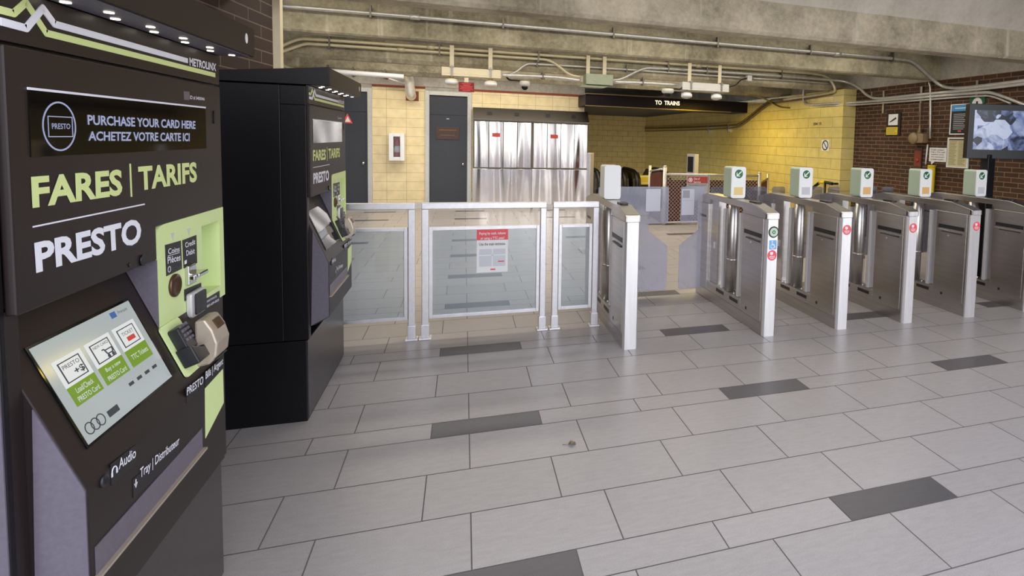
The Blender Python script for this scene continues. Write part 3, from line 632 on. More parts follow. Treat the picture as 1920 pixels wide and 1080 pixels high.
    o_ = Vector((0, (ctl.y + cbl.y) / 2, 0)); o_ = S(157, 840, 0.002); o_.y = (ctl.y + cbl.y) / 2
    sc_ = obj('touch_screen', MB().obox(o_ - Y * .006 - SU * .006 - SN * .002, Y, SU, w_ + .012, h_ + .012, 0.003), GLOSSBLK, con, 0.0)
    def R(u0, v0, u1, v1, m, name, par, lift=0.0015, dpt=0.0006):
        return obj(name, MB().obox(o_ + Y * (u0 * w_) + SU * ((1 - v1) * h_) + SN * lift, Y, SU, (u1 - u0) * w_, (v1 - v0) * h_, dpt), m, par)
    def T(mb, s, u0, v0, u1, v1, lift=0.0034, b=0.0):
        return mb.text(s, o_ + Y * (u0 * w_) + SU * ((1 - v1) * h_) + SN * lift, Y, SU, (u1 - u0) * w_, (v1 - v0) * h_, b)
    if lit:
        pic = R(0, 0, 1, 1, SCREEN, 'screen_picture', sc_)
        ink = MB(); wt = MB(); dk = MB()
        for a, n1, n2 in ((0.075, 'Load/Check', 'PRESTO Card'), (0.375, 'Buy a new', 'PRESTO Card'), (0.675, 'TTC Tickets', None)):
            R(a, 0.20, a + 0.26, 0.47, CARD, 'screen_card', pic, 0.0022); R(a, 0.47, a + 0.26, 0.66, SGREEN, 'screen_button', pic, 0.0024)
            if n2: T(wt, n1, a + .05, .50, a + .21, .555); T(wt, n2, a + .03, .585, a + .23, .635)
            else: T(wt, n1, a + .03, .535, a + .23, .59)
            fr_ = MB()
            for b in ((a + .03, .235, a + .225, .245), (a + .03, .43, a + .225, .44), (a + .03, .235, a + .04, .44), (a + .217, .235, a + .225, .44)):
                fr_.obox(o_ + Y * (b[0] * w_) + SU * ((1 - b[3]) * h_) + SN * .0030, Y, SU, (b[2] - b[0]) * w_, (b[3] - b[1]) * h_, 0.0004)
            flat('card_outline', fr_, SDARK, pic)
        ink2, ink3 = MB(), MB()
        T(ink, 'PRESTO', .125, .27, .275, .31); T(ink, '+$', .195, .335, .285, .41, b=0.02); T(ink2, 'NEW CARD', .425, .26, .58, .29); T(ink3, 'TICKET', .735, .28, .87, .32)
        ct = MB(); lg = MB()
        cart = [(.49, .33), (.51, .33), (.525, .39), (.58, .39), (.59, .345), (.515, .345)]
        for (u0, v0), (u1, v1) in zip(cart, cart[1:]):
            ct.tube([o_ + Y * (u0 * w_) + SU * ((1 - v0) * h_) + SN * .0032, o_ + Y * (u1 * w_) + SU * ((1 - v1) * h_) + SN * .0032], 0.0015, 5)
        for u in (.53, .575): ct.disc(o_ + Y * (u * w_) + SU * ((1 - .415) * h_) + SN * .003, Y, SU, .005, .005, .0005, 10)
        for u in (.07, .125, .18): lg.ring(o_ + Y * (u * w_) + SU * ((1 - .885) * h_) + SN * .0024, Y, SU, .014, .0115, .0005, 18)
        for u in (.55, .65, .75, .85): lg.obox(o_ + Y * (u * w_) + SU * ((1 - .80) * h_) + SN * .0024, Y, SU, .02, .008, .0004)
        flat('card_lettering', ink, SDARK, pic); flat('card_lettering', ink2, SDARK, pic); flat('card_lettering', ink3, SDARK, pic); flat('cart_icon', ct, SDARK, pic); flat('screen_logos', lg, SDARK, pic); flat('button_lettering', wt, CARD, pic)
        R(.25, .86, .36, .925, SDARK, 'camera_icon', pic, .0024); R(.77, .345, .86, .395, SRED, 'red_mark', pic, .003)
        R(.74, .035, .80, .10, SBLUE, 'language_button', pic, .0024); fr = MB(); T(fr, 'Français', .82, .05, .93, .09); flat('language_lettering', fr, SDARK, pic)
    else:
        R(0, 0, 1, 1, GLOSSBLK, 'screen_picture', sc_)
    # pin pad on a tilted green plate
    g4 = [S(u, v, 0.002) for u, v in ((298, 619), (335, 597), (381, 690), (344, 713))]
    gy0 = (g4[0].y + g4[3].y) / 2; gy1 = (g4[1].y + g4[2].y) / 2; hh = ((g4[0] - g4[3]).dot(SU) + (g4[1] - g4[2]).dot(SU)) / 2
    go = Vector(g4[3]); go.y = gy0
    gpl = obj('pin_pad_plate', MB().rrect(go, Y, SU, gy1 - gy0, hh, 0.004, 0.012), GREEN, con, 0, 'tilted lime green plate')
    gw = gy1 - gy0
    pp = obj('pin_pad', MB().rrect(go + Y * .02 + SU * (hh * .42) + SN * .004, Y, SU, gw - .045, hh * .45, .028, .008), PLASTIC, gpl, 0.003, 'black card reader')
    hd = MB(); b0 = go + Y * .008 + SU * (hh * .15) + SN * .004; hw = gw - .01
    hd.prism([b0, b0 + Y * hw, b0 + Y * hw + SU * (hh * .36), b0 + Y * (hw * .55) + SU * (hh * .2), b0 + SU * (hh * .36)], SN * .042)
    obj('pin_shield', hd, PLASTIC, gpl, 0.004)
    ky = MB()
    for i in range(4):
        for j in range(3): ky.obox(go + Y * (.03 + .017 * j) + SU * (hh * .58 + .014 * i) + SN * .032, Y, SU, .011, .008, .002)
    obj('keypad', ky, GREYK, pp)
    # lower front labels, headphone jack, tray
    def fl(c4, lines): return lab(c4, lines, 'label_plate', LABEL, con, XF)
    la = fl([(206.5, 870.5), (254.5, 833), (254.5, 868), (207.5, 911)], [('Audio', [(222, 861), (254, 838), (254, 857), (222, 881)])])
    q_ = XF + .0014
    hc = P(214.5, 883, q_)
    hp = MB().tube([hc + Y * (.009 * math.cos(a_)) + Z * (.010 * math.sin(a_)) for a_ in [math.pi * k / 10 for k in range(11)]], .0014, 6)
    hp.box(hc + Vector((-.0005, -.0115, -.009)), hc + Vector((.001, -.0070, .001))).box(hc + Vector((-.0005, .0070, -.009)), hc + Vector((.001, .0115, .001)))
    obj('headphone_symbol', hp, WHITEL, la)
    lt = fl([(248, 899), (336.5, 820), (337.5, 853), (249, 934)], [('Tray | Distributeur', [(262, 879), (335.5, 817), (335.5, 837), (262, 903)])])
    flat('arrow_symbol', MB().quad4(P(254, 899, q_), P(255.5, 898, q_), P(255.5, 911, q_), P(254, 912, q_), .0004).prism([P(251.5, 908, q_), P(258, 903, q_), P(254.7, 915, q_)], (.0004, 0, 0)), WHITEL, lt)
    lp = fl([(348, 731), (381, 703), (382, 728), (349, 756)], [('PRESTO', [(350, 727), (380.5, 704), (380.5, 719), (350, 742)])])
    obj('headphone_jack', MB().lathe(P(193, 902, XF), [(0.013, 0), (0.013, 0.004), (0.008, 0.006), (0.004, 0.001), (0, 0.001)], 20, X), PLASTIC, con)
    tq = [P(176, 1024, XF), P(378, 805, XF), P(378.5, 839, XF), P(181, 1079, XF)]
    tyl, tyr = (tq[0].y + tq[3].y) / 2 - dy, (tq[1].y + tq[2].y) / 2 - dy; tz0, tz1 = (tq[2].z + tq[3].z) / 2, (tq[0].z + tq[1].z) / 2
    ty_ = obj('tray_flap', B((XF, tyl, tz0), (XF + .002, tyr, tz1)), GREYK, con, 0, 'grey dispenser tray')
    obj('tray_lip', B((XF, tyl - .01, tz0 - .006), (XF + .012, tyr + .005, tz0)), BEIGEM, ty_)
    # lime strip with bills label on the right of the console front
    s4 = [P(384, 712, XF), P(428, 668, XF), P(428, 745, XF), P(385, 822, XF)]
    ym = min(s4[1].y, s4[2].y, cy1 + dy)
    obj('green_strip', MB().quad4(s4[0], Vector((XF, ym, s4[1].z)), Vector((XF, ym, s4[2].z)), s4[3], .001), GREEN, con, 0, 'lime green strip with slanted foot')
    fl([(383.5, 700), (418, 667), (418.5, 690), (384, 728)], [('Bills | Argent', [(385, 697), (417.5, 670), (417.5, 686), (385, 716)])])
    return t
make_machine(0.0, 'nearest black ticket machine, its touch screen and display lit', True)
make_machine(2.19, 'second black ticket machine, farther along the wall, screens dark', False)

# ================================================================== GLASS BARRIERS
YA = 4.80
def make_barrier(x0, x1, label, ztop=1.108):
    t = thing('glass_barrier', label, 'barrier', ((x0 + x1) / 2, YA, 0), 'steel framed glass barriers beside the gates')
    wd = 0.05; dp = 0.05; ya, yb = YA - dp / 2, YA + dp / 2
    fr = MB().box((x0, ya, 0.02), (x0 + wd, yb, ztop - wd)).box((x1 - wd, ya, 0.02), (x1, yb, ztop - wd))
    fr.prism([(x0, ya, ztop - wd), (x0 + wd, ya, ztop - wd), (x1 - wd, ya, ztop - wd), (x1, ya, ztop - wd), (x1, ya, ztop), (x0, ya, ztop)], (0, dp, 0))
    obj('frame', fr, ALU, t, 0.004)
    for px in (x0, x1 - wd):
        obj('base_sleeve', MB().box((px - .006, ya - .006, 0.014), (px + wd + .006, yb + .006, 0.12)), ALU, t, 0.003)
        obj('foot_plate', MB().box((px - .022, ya - .022, 0), (px + wd + .022, yb + .022, 0.014)), ALU, t, 0.003)
    a, b = x0 + wd + .003, x1 - wd - .003; z0, z1 = 0.165, 0.912; q = 0.028
    inn = MB().box((a, YA - .014, z0), (a + q, YA + .014, z1)).box((b - q, YA - .014, z0), (b, YA + .014, z1)).box((a + q, YA - .014, z1 - q), (b - q, YA + .014, z1)).box((a + q, YA - .014, z0), (b - q, YA + .014, z0 + q))
    i = obj('panel_frame', inn, ALU, t, 0.002)
    obj('glass_panel', MB().box((a + q, YA - .004, z0 + q), (b - q, YA + .004, z1 - q)), GLASS, i)
    return t
make_barrier(-1.42, -0.365, 'glass barrier partly behind the second ticket machine')
make_barrier(-0.315, 0.672, 'widest glass barrier, with the red and white notice on it')
make_barrier(0.728, 1.128, 'narrow glass barrier next to the first fare gate')
# notice on the middle barrier
ys = YA - 0.007
n0, n1 = ony(894, 431, ys), ony(952, 509, ys)
nt_ = thing('notice_sheet', 'red and white notice taped to the wide glass barrier', 'notice', ((n0.x + n1.x) / 2, ys, n1.z))
obj('sheet', MB().box((n0.x, ys, n1.z), (n1.x, ys + 0.0015, n0.z)), PAPER, nt_)
zb_ = ony(920, 450, ys).z
obj('red_band', MB().box((n0.x, ys - .0006, zb_), (n1.x, ys, n0.z)), STICKER, nt_, label='red heading band')
wN = n1.x - n0.x; yq = ys - .0008
tb = MB().text('Paying by cash, tokens', (n0.x + .02, yq, n0.z - .048), X, Z, wN - .04, .028, .015).text('or using a TTC pass?', (n0.x + .03, yq, n0.z - .088), X, Z, wN - .06, .028, .015)
flat('heading', tb, WHITEL, nt_)
flat('subheading', MB().text('Use the main entrance.', (n0.x + .02, yq + .0006, zb_ - .045), X, Z, wN - .04, .024, .012), INK, nt_)
mp_ = MB().box((n0.x + .02, yq, n1.z + .05), (n1.x - .02, ys - .0001, zb_ - .075))
obj('map', mp_, MAPG, nt_)
obj('map_streets', MB().box((n0.x + .02, yq - .0004, n1.z + .14), (n1.x - .02, yq, n1.z + .148)).box((n0.x + .12, yq - .0004, n1.z + .05), (n0.x + .128, yq, zb_ - .075)), PAPER, nt_)
obj('red_mark', MB().box((n1.x - .08, yq - .0004, n1.z + .085), (n1.x - .03, yq, n1.z + .095)).box((n0.x + .11, yq, n1.z + .018), (n0.x + .15, yq + .0005, n1.z + .03)), STICKER, nt_)

# ================================================================== FARE GATES
GW, G0, G1, GC = 0.118, 4.16, 5.66, 4.91
def make_gate(gx, label, disp, sticker, access=False, paddles=(True, True), head_front=True):
    t = thing('fare_gate', label, 'fare gate', (gx + GW / 2, GC, 0), 'stainless steel fare gates in a row')
    xl, xr, xc = gx, gx + GW, gx + GW / 2
    e = 0.012
    pr = [(0.0, 0.0), (0.0, 0.105)]
    # plinth
    obj('plinth', MB().prism([(xl, G0 + .036, 0), (xr, G0 + .036, 0), (xr, G1 - .036, 0), (xl, G1 - .036, 0)], (0, 0, 0.105)), STEEL_DK, t)
    lid = 0.045
    def tower(f, back):
        y_ = (lambda d: G1 - d) if back else (lambda d: G0 + d)
        L = 0.43 if not back else 0.31
        z = 1.012
        m = MB().prism([(xl + .002, y_(.03), .106), (xl + .002, y_(L), .106), (xr - .002, y_(L), .106), (xr - .002, y_(.03), .106)], (0, 0, z - .106))
        b = obj('rear_cabinet' if back else 'front_cabinet', m, STEEL_DK, t, 0.002)
        nose = MB().prism([(xl + .012, y_(0), 0), (xr - .012, y_(0), 0), (xr, y_(.018), 0), (xr, y_(.034), 0), (xl, y_(.034), 0), (xl, y_(.018), 0)], (0, 0, z))
        n = obj('end_face', nose, STEEL, b, 0.0, 'bright upright end face')
        # access door and details on the left flank
        d0, d1 = sorted((y_(.06), y_(L - .01)))
        obj('service_door', MB().box((xl - .0015, d0, .125), (xl + .004, d1, .822)), STEEL_DK, b, 0.001)
        obj('upper_plate', MB().box((xl - .0015, d0, .828), (xl + .004, d1, z - .004)), STEEL_DK, b, 0.001)
        if not back:
            obj('display_slot', MB().box((xl - .003, d0 + .02, .838), (xl + .002, d1 - .02, .876)), PLASTIC, b)
            hn = MB(); hn.tube([(xl - .004, d0 + .045, .802), (xl - .012, d0 + .06, .806), (xl - .012, d1 - .08, .806), (xl - .004, d1 - .065, .802)], .006, 8)
            obj('hinge_bar', hn, PLASTIC, b); obj('keyhole', MB().disc((xl - .001, (d0 + d1) / 2 + .03, .77), -Y, Z, .009, .009, .003, 16), CHROME, b)
            obj('lock_tab', MB().box((xl - .003, d0 + .24, .15), (xl + .001, d0 + .265, .175)), PLASTIC, b)
        else:
            obj('grille', MB().box((xl - .003, d0 + .05, .86), (xl + .001, d1 - .03, .885)), GREYK, b)
        return b
    fb = tower(0, False); rb = tower(0, True)
    # lid: bridges the gap, dips at both ends
    pf = [(G0 + .001, 1.014), (G0 + .001, 1.058), (G0 + .02, 1.066), (G0 + .26, 1.118), (G1 - .26, 1.118), (G1 - .02, 1.066), (G1 - .001, 1.058), (G1 - .001, 1.014), (G1 - .33, 1.014), (G1 - .34, 1.06), (G0 + .45, 1.06), (G0 + .44, 1.014)]
    ld = obj('lid', MB().prism([(xl, y, z) for y, z in pf], (GW, 0, 0)), STEEL_DK, t, 0.003)
    obj('lid_nose', MB().prism([(xl + .012, G0, 1.015), (xr - .012, G0, 1.015), (xr, G0 + .018, 1.015), (xr, G0 + .03, 1.015), (xl, G0 + .03, 1.015), (xl, G0 + .018, 1.015)], (0, 0, .043)), STEEL, ld)
    obj('lid_slope', MB().prism([(xl + .002, G0 + .022, 1.0675), (xl + .002, G0 + .258, 1.1185), (xl + .002, G0 + .258, 1.121), (xl + .002, G0 + .022, 1.070)], (GW - .004, 0, 0)), STEEL_TOP, ld)
    obj('lid_pad', MB().rrect((xl + .025, G0 + .25, 1.1185), X, Y, GW - .05, .14, .014, .02), PLASTIC, ld)
    # lower sill with slots, glass flank panels, sensor strips
    sl = obj('sill', MB().box((xl + .001, G0 + .432, .106), (xr - .001, G1 - .312, .205)), STEEL_DK, t, 0.002)
    for a in (0.48, 0.78): obj('sill_slot', MB().box((xl - .001, G0 + a, .150), (xl + .002, G0 + a + .17, .182)), PLASTIC, sl)
    for a in (0.60, 0.92): obj('sill_stud', MB().lathe((xl + .02, G0 + a, .205), [(.008, 0), (.008, .02), (0, .024)], 10), CHROME, sl)
    for a in (0.515, 0.845): obj('sensor_strip', MB().box((xl + .014, G0 + a, .206), (xr - .014, G0 + a + .032, 1.0)), GREYSTRIP, t, 0.004, 'pale sensor strip')
    obj('inner_panel', MB().box((xl + .02, G0 + .99, .206), (xr - .02, G1 - .312, 1.058)), STEEL_DK, t)
    obj('latch', MB().rrect((xl + .019, G0 + 1.075, .56), -Y, Z, .03, .07, .012, .008), GREYSTRIP, t)
    # reader column and head
    cy = GC
    co = obj('reader_column', MB().lathe((xc, cy, .206), [(.059, 0), (.059, .80), (.05, .81), (.05, .90)], 28), STEEL_DK, t)
    obj('column_collar', MB().lathe((xc, cy, .506), [(.0605, 0), (.0605, .022)], 28), STEEL_DK, co)
    hw = 0.152; hx0 = xc - hw / 2; h0, h1 = 1.125, 1.423; yf, yk = cy - .09, cy + .09
    hd = obj('reader_head', MB().rrect((hx0 + .004, yf + .012, h0), X, Z, hw - .008, h1 - h0, -(yk - yf - .012), .022), HEADG if head_front else HEADW, t, 0.002)
    fc = obj('head_face', MB().rrect((hx0, yf, h0 - .002), X, Z, hw, h1 - h0 + .004, -.014, .024), HEADW, hd, 0.002)
    if head_front:
        c = Vector((xc, yf - .0006, h1 - .066))
        ar = obj('green_symbol', MB().disc(c, X, Z, .042, .042, -.0008), ARROWG, fc, 0, 'round green arrow symbol')
        am = MB(); p = c - Y * .0015
        am.prism([p + X * .022 + Z * .028, p + X * .030 + Z * .020, p - X * .012 - Z * .018, p - X * .020 - Z * .010], (0, -.0006, 0))
        am.prism([p - X * .026 + Z * .012, p - X * .018 + Z * .016, p - X * .016 - Z * .014, p - X * .026 - Z * .024], (0, -.0006, 0))
        am.prism([p - X * .026 - Z * .024, p - X * .016 - Z * .014, p + X * .010 - Z * .016, p + X * .014 - Z * .024], (0, -.0006, 0))
        obj('arrow', am, HEADW, ar)
        obj('reader_display', MB().box((xc - .048, yf - .001, h0 + .03), (xc + .048, yf, h0 + .105)), disp, fc)
    # stickers on the end face
    ye = G0 - .0004
    if sticker:
        z = sticker; c = Vector((xc, ye, z))
        s_ = obj('red_sticker', MB().disc(c, X, Z, .045, .045, -.0012), STICKER, fb, 0, 'round red and white sticker')
        gl = MB(); p = c - Y * .0014
        gl.box((p.x - .02, p.y - .0004, p.z + .008), (p.x + .008, p.y, p.z + .03)); gl.box((p.x - .012, p.y - .0004, p.z + .002), (p.x + .0, p.y, p.z + .009))
        for k, wv in enumerate((.05, .056, .034)): gl.box((p.x - wv / 2, p.y - .0004, p.z - .010 - .010 * k), (p.x + wv / 2, p.y, p.z - .006 - .010 * k))
        obj('sticker_print', gl, WHITEL, s_)
    if access:
        c = Vector((xc + .006, ye, .905)); bz = obj('tap_target', MB().disc(c, X, Z, .05, .05, -.004), PLASTIC, fb, 0, 'round black and green tap target')
        obj('tap_disc', MB().disc(c - Y * .0045, X, Z, .038, .038, -.001), HEADG, bz); obj('tap_dot', MB().ring(c - Y * .006, X, Z, .016, .008, -.0008), ARROWG, bz)
        q = Vector((xc + .004, ye, .795)); bs = obj('access_sticker', MB().rrect(q - X * .036 - Z * .04, X, Z, .072, .08, -.001, .006), BLUEST, fb, 0, 'blue wheelchair sticker')
        wm = MB(); p = q - Y * .0016
        wm.ring(p - Z * .012 - X * .003, X, Z, .020, .015, -.0006); wm.disc(p + Z * .028 - X * .008, X, Z, .006, .006, -.0006, 14)
        wm.box((p.x - .012, p.y - .0008, p.z - .002), (p.x - .005, p.y, p.z + .02)); wm.box((p.x - .012, p.y - .0008, p.z - .004), (p.x + .014, p.y, p.z + .002)); wm.prism([p + X * .010 - Z * .002, p + X * .016 - Z * .002, p + X * .024 - Z * .022, p + X * .018 - Z * .022], (0, -.0006, 0))
        obj('wheelchair_symbol', wm, WHITEL, bs)
    # paddles at the far end
    def paddle(side, reach, big):
        y = 5.52; s = side; x = xr if s > 0 else xl
        q = lambda d, z: (x + s * d, y, z)
        if big:
            nk = max(.035, reach - .215)
            p = [q(-.02, .10), q(-.02, 1.165), q(0, 1.175)] + [q(reach - .02, 1.175), q(reach - .006, 1.169), q(reach, 1.155), q(reach, .79), q(reach - .006, .785), q(nk, .785), q(nk, .715), q(nk + .015, .70), q(reach - .004, .55), q(reach, .54), q(reach, .085), q(reach - .012, .075), q(0, .075)]
            obj('glass_paddle', MB().prism(p, (0, .012, 0)), LEAFG, t, 0, 'milky glass gate leaf with notch')
        else:
            p = [q(-.02, .35), q(-.02, 1.155), q(0, 1.175), q(reach - .02, 1.175), q(reach - .006, 1.169), q(reach, 1.155), q(reach, .37), q(reach - .02, .35)]
            obj('glass_paddle', MB().prism(p, (0, .012, 0)), LEAFD, t, 0, 'smoky glass gate leaf')
    if paddles[0]: paddle(-1, paddles[0], access)
    if paddles[1]: paddle(1, paddles[1], not head_front)
    return t
gx = [1.196, 2.437, 3.185, 3.922, 4.692, 5.478]
BIG = .735
make_gate(gx[0], 'leftmost fare gate, its reader head turned away and blank white', DISPW, None, False, (None, BIG), False)
make_gate(gx[1], 'fare gate with wheelchair sticker and round tap target on its end', DISPY, .705, True, (.25, .14))
make_gate(gx[2], 'fare gate right of the one with the wheelchair sticker', DISPW, .905, False, (.245, .14))
make_gate(gx[3], 'middle fare gate of the row, display tan, in front of yellow wall end', DISPO, .905, False, (.245, .14))
make_gate(gx[4], 'fare gate with orange display, second from the right edge', DISPO, .905, False, (.245, .14))
make_gate(gx[5], 'rightmost fare gate, cut off by the picture edge', DISPW, None, False, (.245, None))

for nm_, u0, u1, v0, v1, lb_, pic in (('notice', 1212, 1238, 354.5, 396, 'pale sheet standing for a reflection on the glass leaf of the leftmost fare gate', False), ('notice', 1279, 1301, 354.5, 403, 'white sheet with a grey picture on the glass leaf left of the wheelchair gate', True)):  # first sheet stands for a reflection in the glass, second is a paper notice
    a, b = ony(u0, v0, 5.515), ony(u1, v1, 5.515)
    o_ = thing('notice_and_reflection', lb_, 'notice', ((a.x + b.x) / 2, 5.515, b.z))
    obj('sheet', MB().box((a.x, 5.5175, b.z), (b.x, 5.5195, a.z)), SHEETL, o_)
    if pic:
        w_ = b.x - a.x; h_ = a.z - b.z
        obj('picture', MB().box((a.x + w_ * .08, 5.5165, a.z - h_ * .34), (a.x + w_ * .62, 5.5176, a.z - h_ * .05)), PAPERG, o_)
        obj('print_lines', MB().box((a.x + w_ * .1, 5.5168, a.z - h_ * .45), (a.x + w_ * .9, 5.5176, a.z - h_ * .44)), PAPERG, o_)

# ================================================================== BACK WALL: doors, extinguisher, cabinets, signs
def door(n, x0, x1, label, plaque):
    y = YB; fw = 0.09; h = DH
    z_t = ony(840, 216, YB).z
    fr = MB().box((x0, y - .03, 0), (x0 + fw, y + .15, h)).box((x1 - fw, y - .03, 0), (x1, y + .15, h)).box((x0 + fw, y - .03, h - fw), (x1 - fw, y + .15, h))
    o = obj('door_%d' % n, fr, TRIMM, None, 0.003); tag(o, label, 'door', None, 'structure')
    lf = obj('door_leaf', MB().box((x0 + fw, y + .02, .1), (x1 - fw, y + .07, z_t - .006)).box((x0 + fw, y + .02, z_t + .006), (x1 - fw, y + .07, h - fw)).box((x0 + fw, y + .03, z_t - .02), (x1 - fw, y + .06, z_t + .02)), DOORM, o, 0.002)
    obj('threshold', MB().box((x0 + fw, y + .0, 0), (x1 - fw, y + .1, .1)), TRIMM, o)
    k = Vector((x1 - fw - .09, y + .02, ony(874, 308, YB).z))
    obj('door_knob', MB().lathe(k, [(.035, 0), (.035, .008), (.014, .012), (.014, .04), (.034, .055), (.034, .075), (0, .085)], 18, -Y), CHROME, lf)
    if plaque:
        a, b = ony(818, 238, y), ony(861, 262, y)
        pq = obj('plaque', MB().box((a.x, y + .005, b.z), (b.x, y + .02, a.z)), PLAQUE, lf, .003, 'brown name plaque')
        pw_ = b.x - a.x
        obj('plaque_print', MB().box((a.x + .06, y + .003, a.z - .07), (b.x - .06, y + .006, a.z - .055)).box((a.x + .1, y + .003, b.z + .09), (b.x - .1, y + .006, b.z + .1)), GOLD, pq)
        obj('door_number', MB().box((a.x + pw_ / 2 - .03, y + .016, a.z + .18), (a.x + pw_ / 2 + .03, y + .021, a.z + .2)), TRIMM, lf)
    return o
door(1, dA0, dA1, 'tall dark door with brown plaque in the cream wall', True)
door(2, dB0, dB1, 'dark steel door partly hidden behind the second ticket machine', False)
tv = ony(653, 223, YB - .002)
w3 = tag(obj('warning_sign', MB().prism([tv + Vector((-.11, .02, -.09)), tv + Vector((.08, .02, -.09)), tv + Vector((-.02, .02, .12))], (0, -.004, 0)), STICKER, None), 'small red triangular warning sign on the left dark door', 'sign')
obj('sign_inset', MB().prism([tv + Vector((-.065, .015, -.062)), tv + Vector((.04, .015, -.062)), tv + Vector((-.015, .015, .055))], (0, -.002, 0)), PAPER, w3)

# fire extinguisher cabinet
a, b = ony(730.5, 250, YB), ony(759.5, 301, YB)
fx = thing('extinguisher_cabinet', 'white wall cabinet with a window, on the cream wall', 'cabinet', ((a.x + b.x) / 2, YB, b.z))
ix0, ix1 = ony(739, 270, YB).x, ony(751.5, 270, YB).x; iz0, iz1 = ony(745, 294, YB).z, ony(745, 256, YB).z
yc = YB - .16
body = MB().box((a.x, yc, b.z), (ix0, YB - .001, a.z)).box((ix1, yc, b.z), (b.x, YB - .001, a.z)).box((ix0, yc, iz1), (ix1, YB - .001, a.z)).box((ix0, yc, b.z), (ix1, YB - .001, iz0)).box((ix0, YB - .012, iz0), (ix1, YB - .001, iz1))
obj('housing', body, WHITE, fx, .006)
obj('window', MB().box((ix0, yc + .008, iz0), (ix1, yc + .012, iz1)), CLEAR, fx)
ec = Vector(((ix0 + ix1) / 2, YB - .085, iz0 + .002))
ex = thing('fire_extinguisher', 'red fire extinguisher inside the white wall cabinet', 'fire extinguisher', ec)
obj('cylinder', MB().lathe(ec, [(.052, 0), (.058, .015), (.058, .34), (.05, .39), (.022, .42), (.022, .44), (0, .44)], 20), REDEXT, ex)
obj('label_band', MB().lathe(ec, [(.0585, .10), (.0585, .24)], 20), WHITE, ex)
obj('valve', MB().box(ec + Vector((-.02, -.02, .44)), ec + Vector((.02, .02, .48))).box(ec + Vector((-.05, -.012, .48)), ec + Vector((.03, .012, .495))), CHROME, ex)
obj('hose', MB().tube([ec + Vector((-.02, 0, .46)), ec + Vector((-.065, -.02, .43)), ec + Vector((-.068, -.03, .3)), ec + Vector((-.062, -.03, .2))], .009, 8, smooth_iter=2), RUBBER, ex)

# steel electrical cabinets
xc0, xcm, xc1 = ony(887, 300, 13.2).x, ony(998, 300, 13.2).x, ony(1103, 300, 13.2).x
zt1, zt0 = ony(990, 228, 13.2).z, ony(990, 316, 13.2).z; zhood = ony(990, 207, 13.45).z
def steel_cab(x0, x1, label, redx):
    t = thing('steel_cabinet', label, 'cabinet', ((x0 + x1) / 2, 13.3, 0), 'stainless steel wall cabinets')
    obj('lower_panel', MB().box((x0, 13.2, .10), (x1 - .004, YB - .035, zt0 - .015)), WAVY, t, .003)
    obj('foot', MB().box((x0 + .03, 13.25, 0), (x1 - .03, YB - .035, .10)), STEEL_DK, t)
    obj('upper_case', MB().box((x0, 13.22, zt0 - .01), (x1 - .004, YB - .035, zt1)), CLAMPM, t, .003)
    obj('sloping_hood', MB().prism([(x0 - .005, 13.185, zt1), (x0 - .005, YB - .035, zt1), (x0 - .005, YB - .035, zhood + .02), (x0 - .005, 13.40, zhood + .02), (x0 - .005, 13.185, zt1 + .03)], (x1 - x0 + .006, 0, 0)), STEEL_TOP, t)
    for f in (.27, .73):
        xx = x0 + (x1 - x0) * f
        obj('hood_vent', MB().prism([(xx - .05, 13.262, zt1 + .115), (xx + .05, 13.262, zt1 + .115), (xx + .05, 13.312, zt1 + .19), (xx - .05, 13.312, zt1 + .19)], (0, -.01, .006)), PLASTIC, t)
    n = 4; wd = (x1 - x0 - .05) / n
    for k in range(n):
        a = x0 + .023 + k * wd
        d = obj('cabinet_door', MB().box((a + .007, 13.197, zt0 + .018), (a + wd - .007, 13.219, zt1 - .03)), WAVY, t, .003)
        if k == 1:
            zz = ony(930, 253, 13.2).z
            obj('red_tag', MB().box((a + .07, 13.1955, zz - .045), (a + wd - .07, 13.197, zz + .045)), REDTAG, d)
steel_cab(xc0, xcm, 'left unit of the tall buffed steel cabinets beside the dark door', 0)
steel_cab(xcm, xc1, 'right unit of the tall buffed steel cabinets, nearer the stairs', 0)

# foil pipe elbow coming out of the wall
pq = thing('foil_pipe', 'foil-jacketed pipe elbow coming out of the cream wall near the ceiling', 'pipe', ony(770, 180, YB))
obj('wall_plate', MB().box((ony(761, 189, YB).x, YB - .008, ony(770, 189, YB).z), (ony(785, 189, YB).x, YB - .001, ony(770, 171, YB).z)), REDTRIM, pq)
e0 = ony(771, 180, YB - .02); e1_ = ony(771, 180, YB - .22); e2 = ony(769, 168, YB - .25); e3 = ony(767, 148, YB - .3)
obj('jacket', MB().tube([e0, e1_, e2, e3, e3 + Vector((-.05, -.25, .12))], .1, 16, smooth_iter=3), FOIL, pq)
obj('small_pipe', MB().tube([ony(763, 158, YB - .3), ony(725, 146, YB - .4)], .02, 8), PIPE, pq)
obj('red_valve', MB().lathe(ony(725, 146, YB - .4), [(.03, -.03), (.045, 0), (.03, .03)], 12, X), REDEXT, pq)

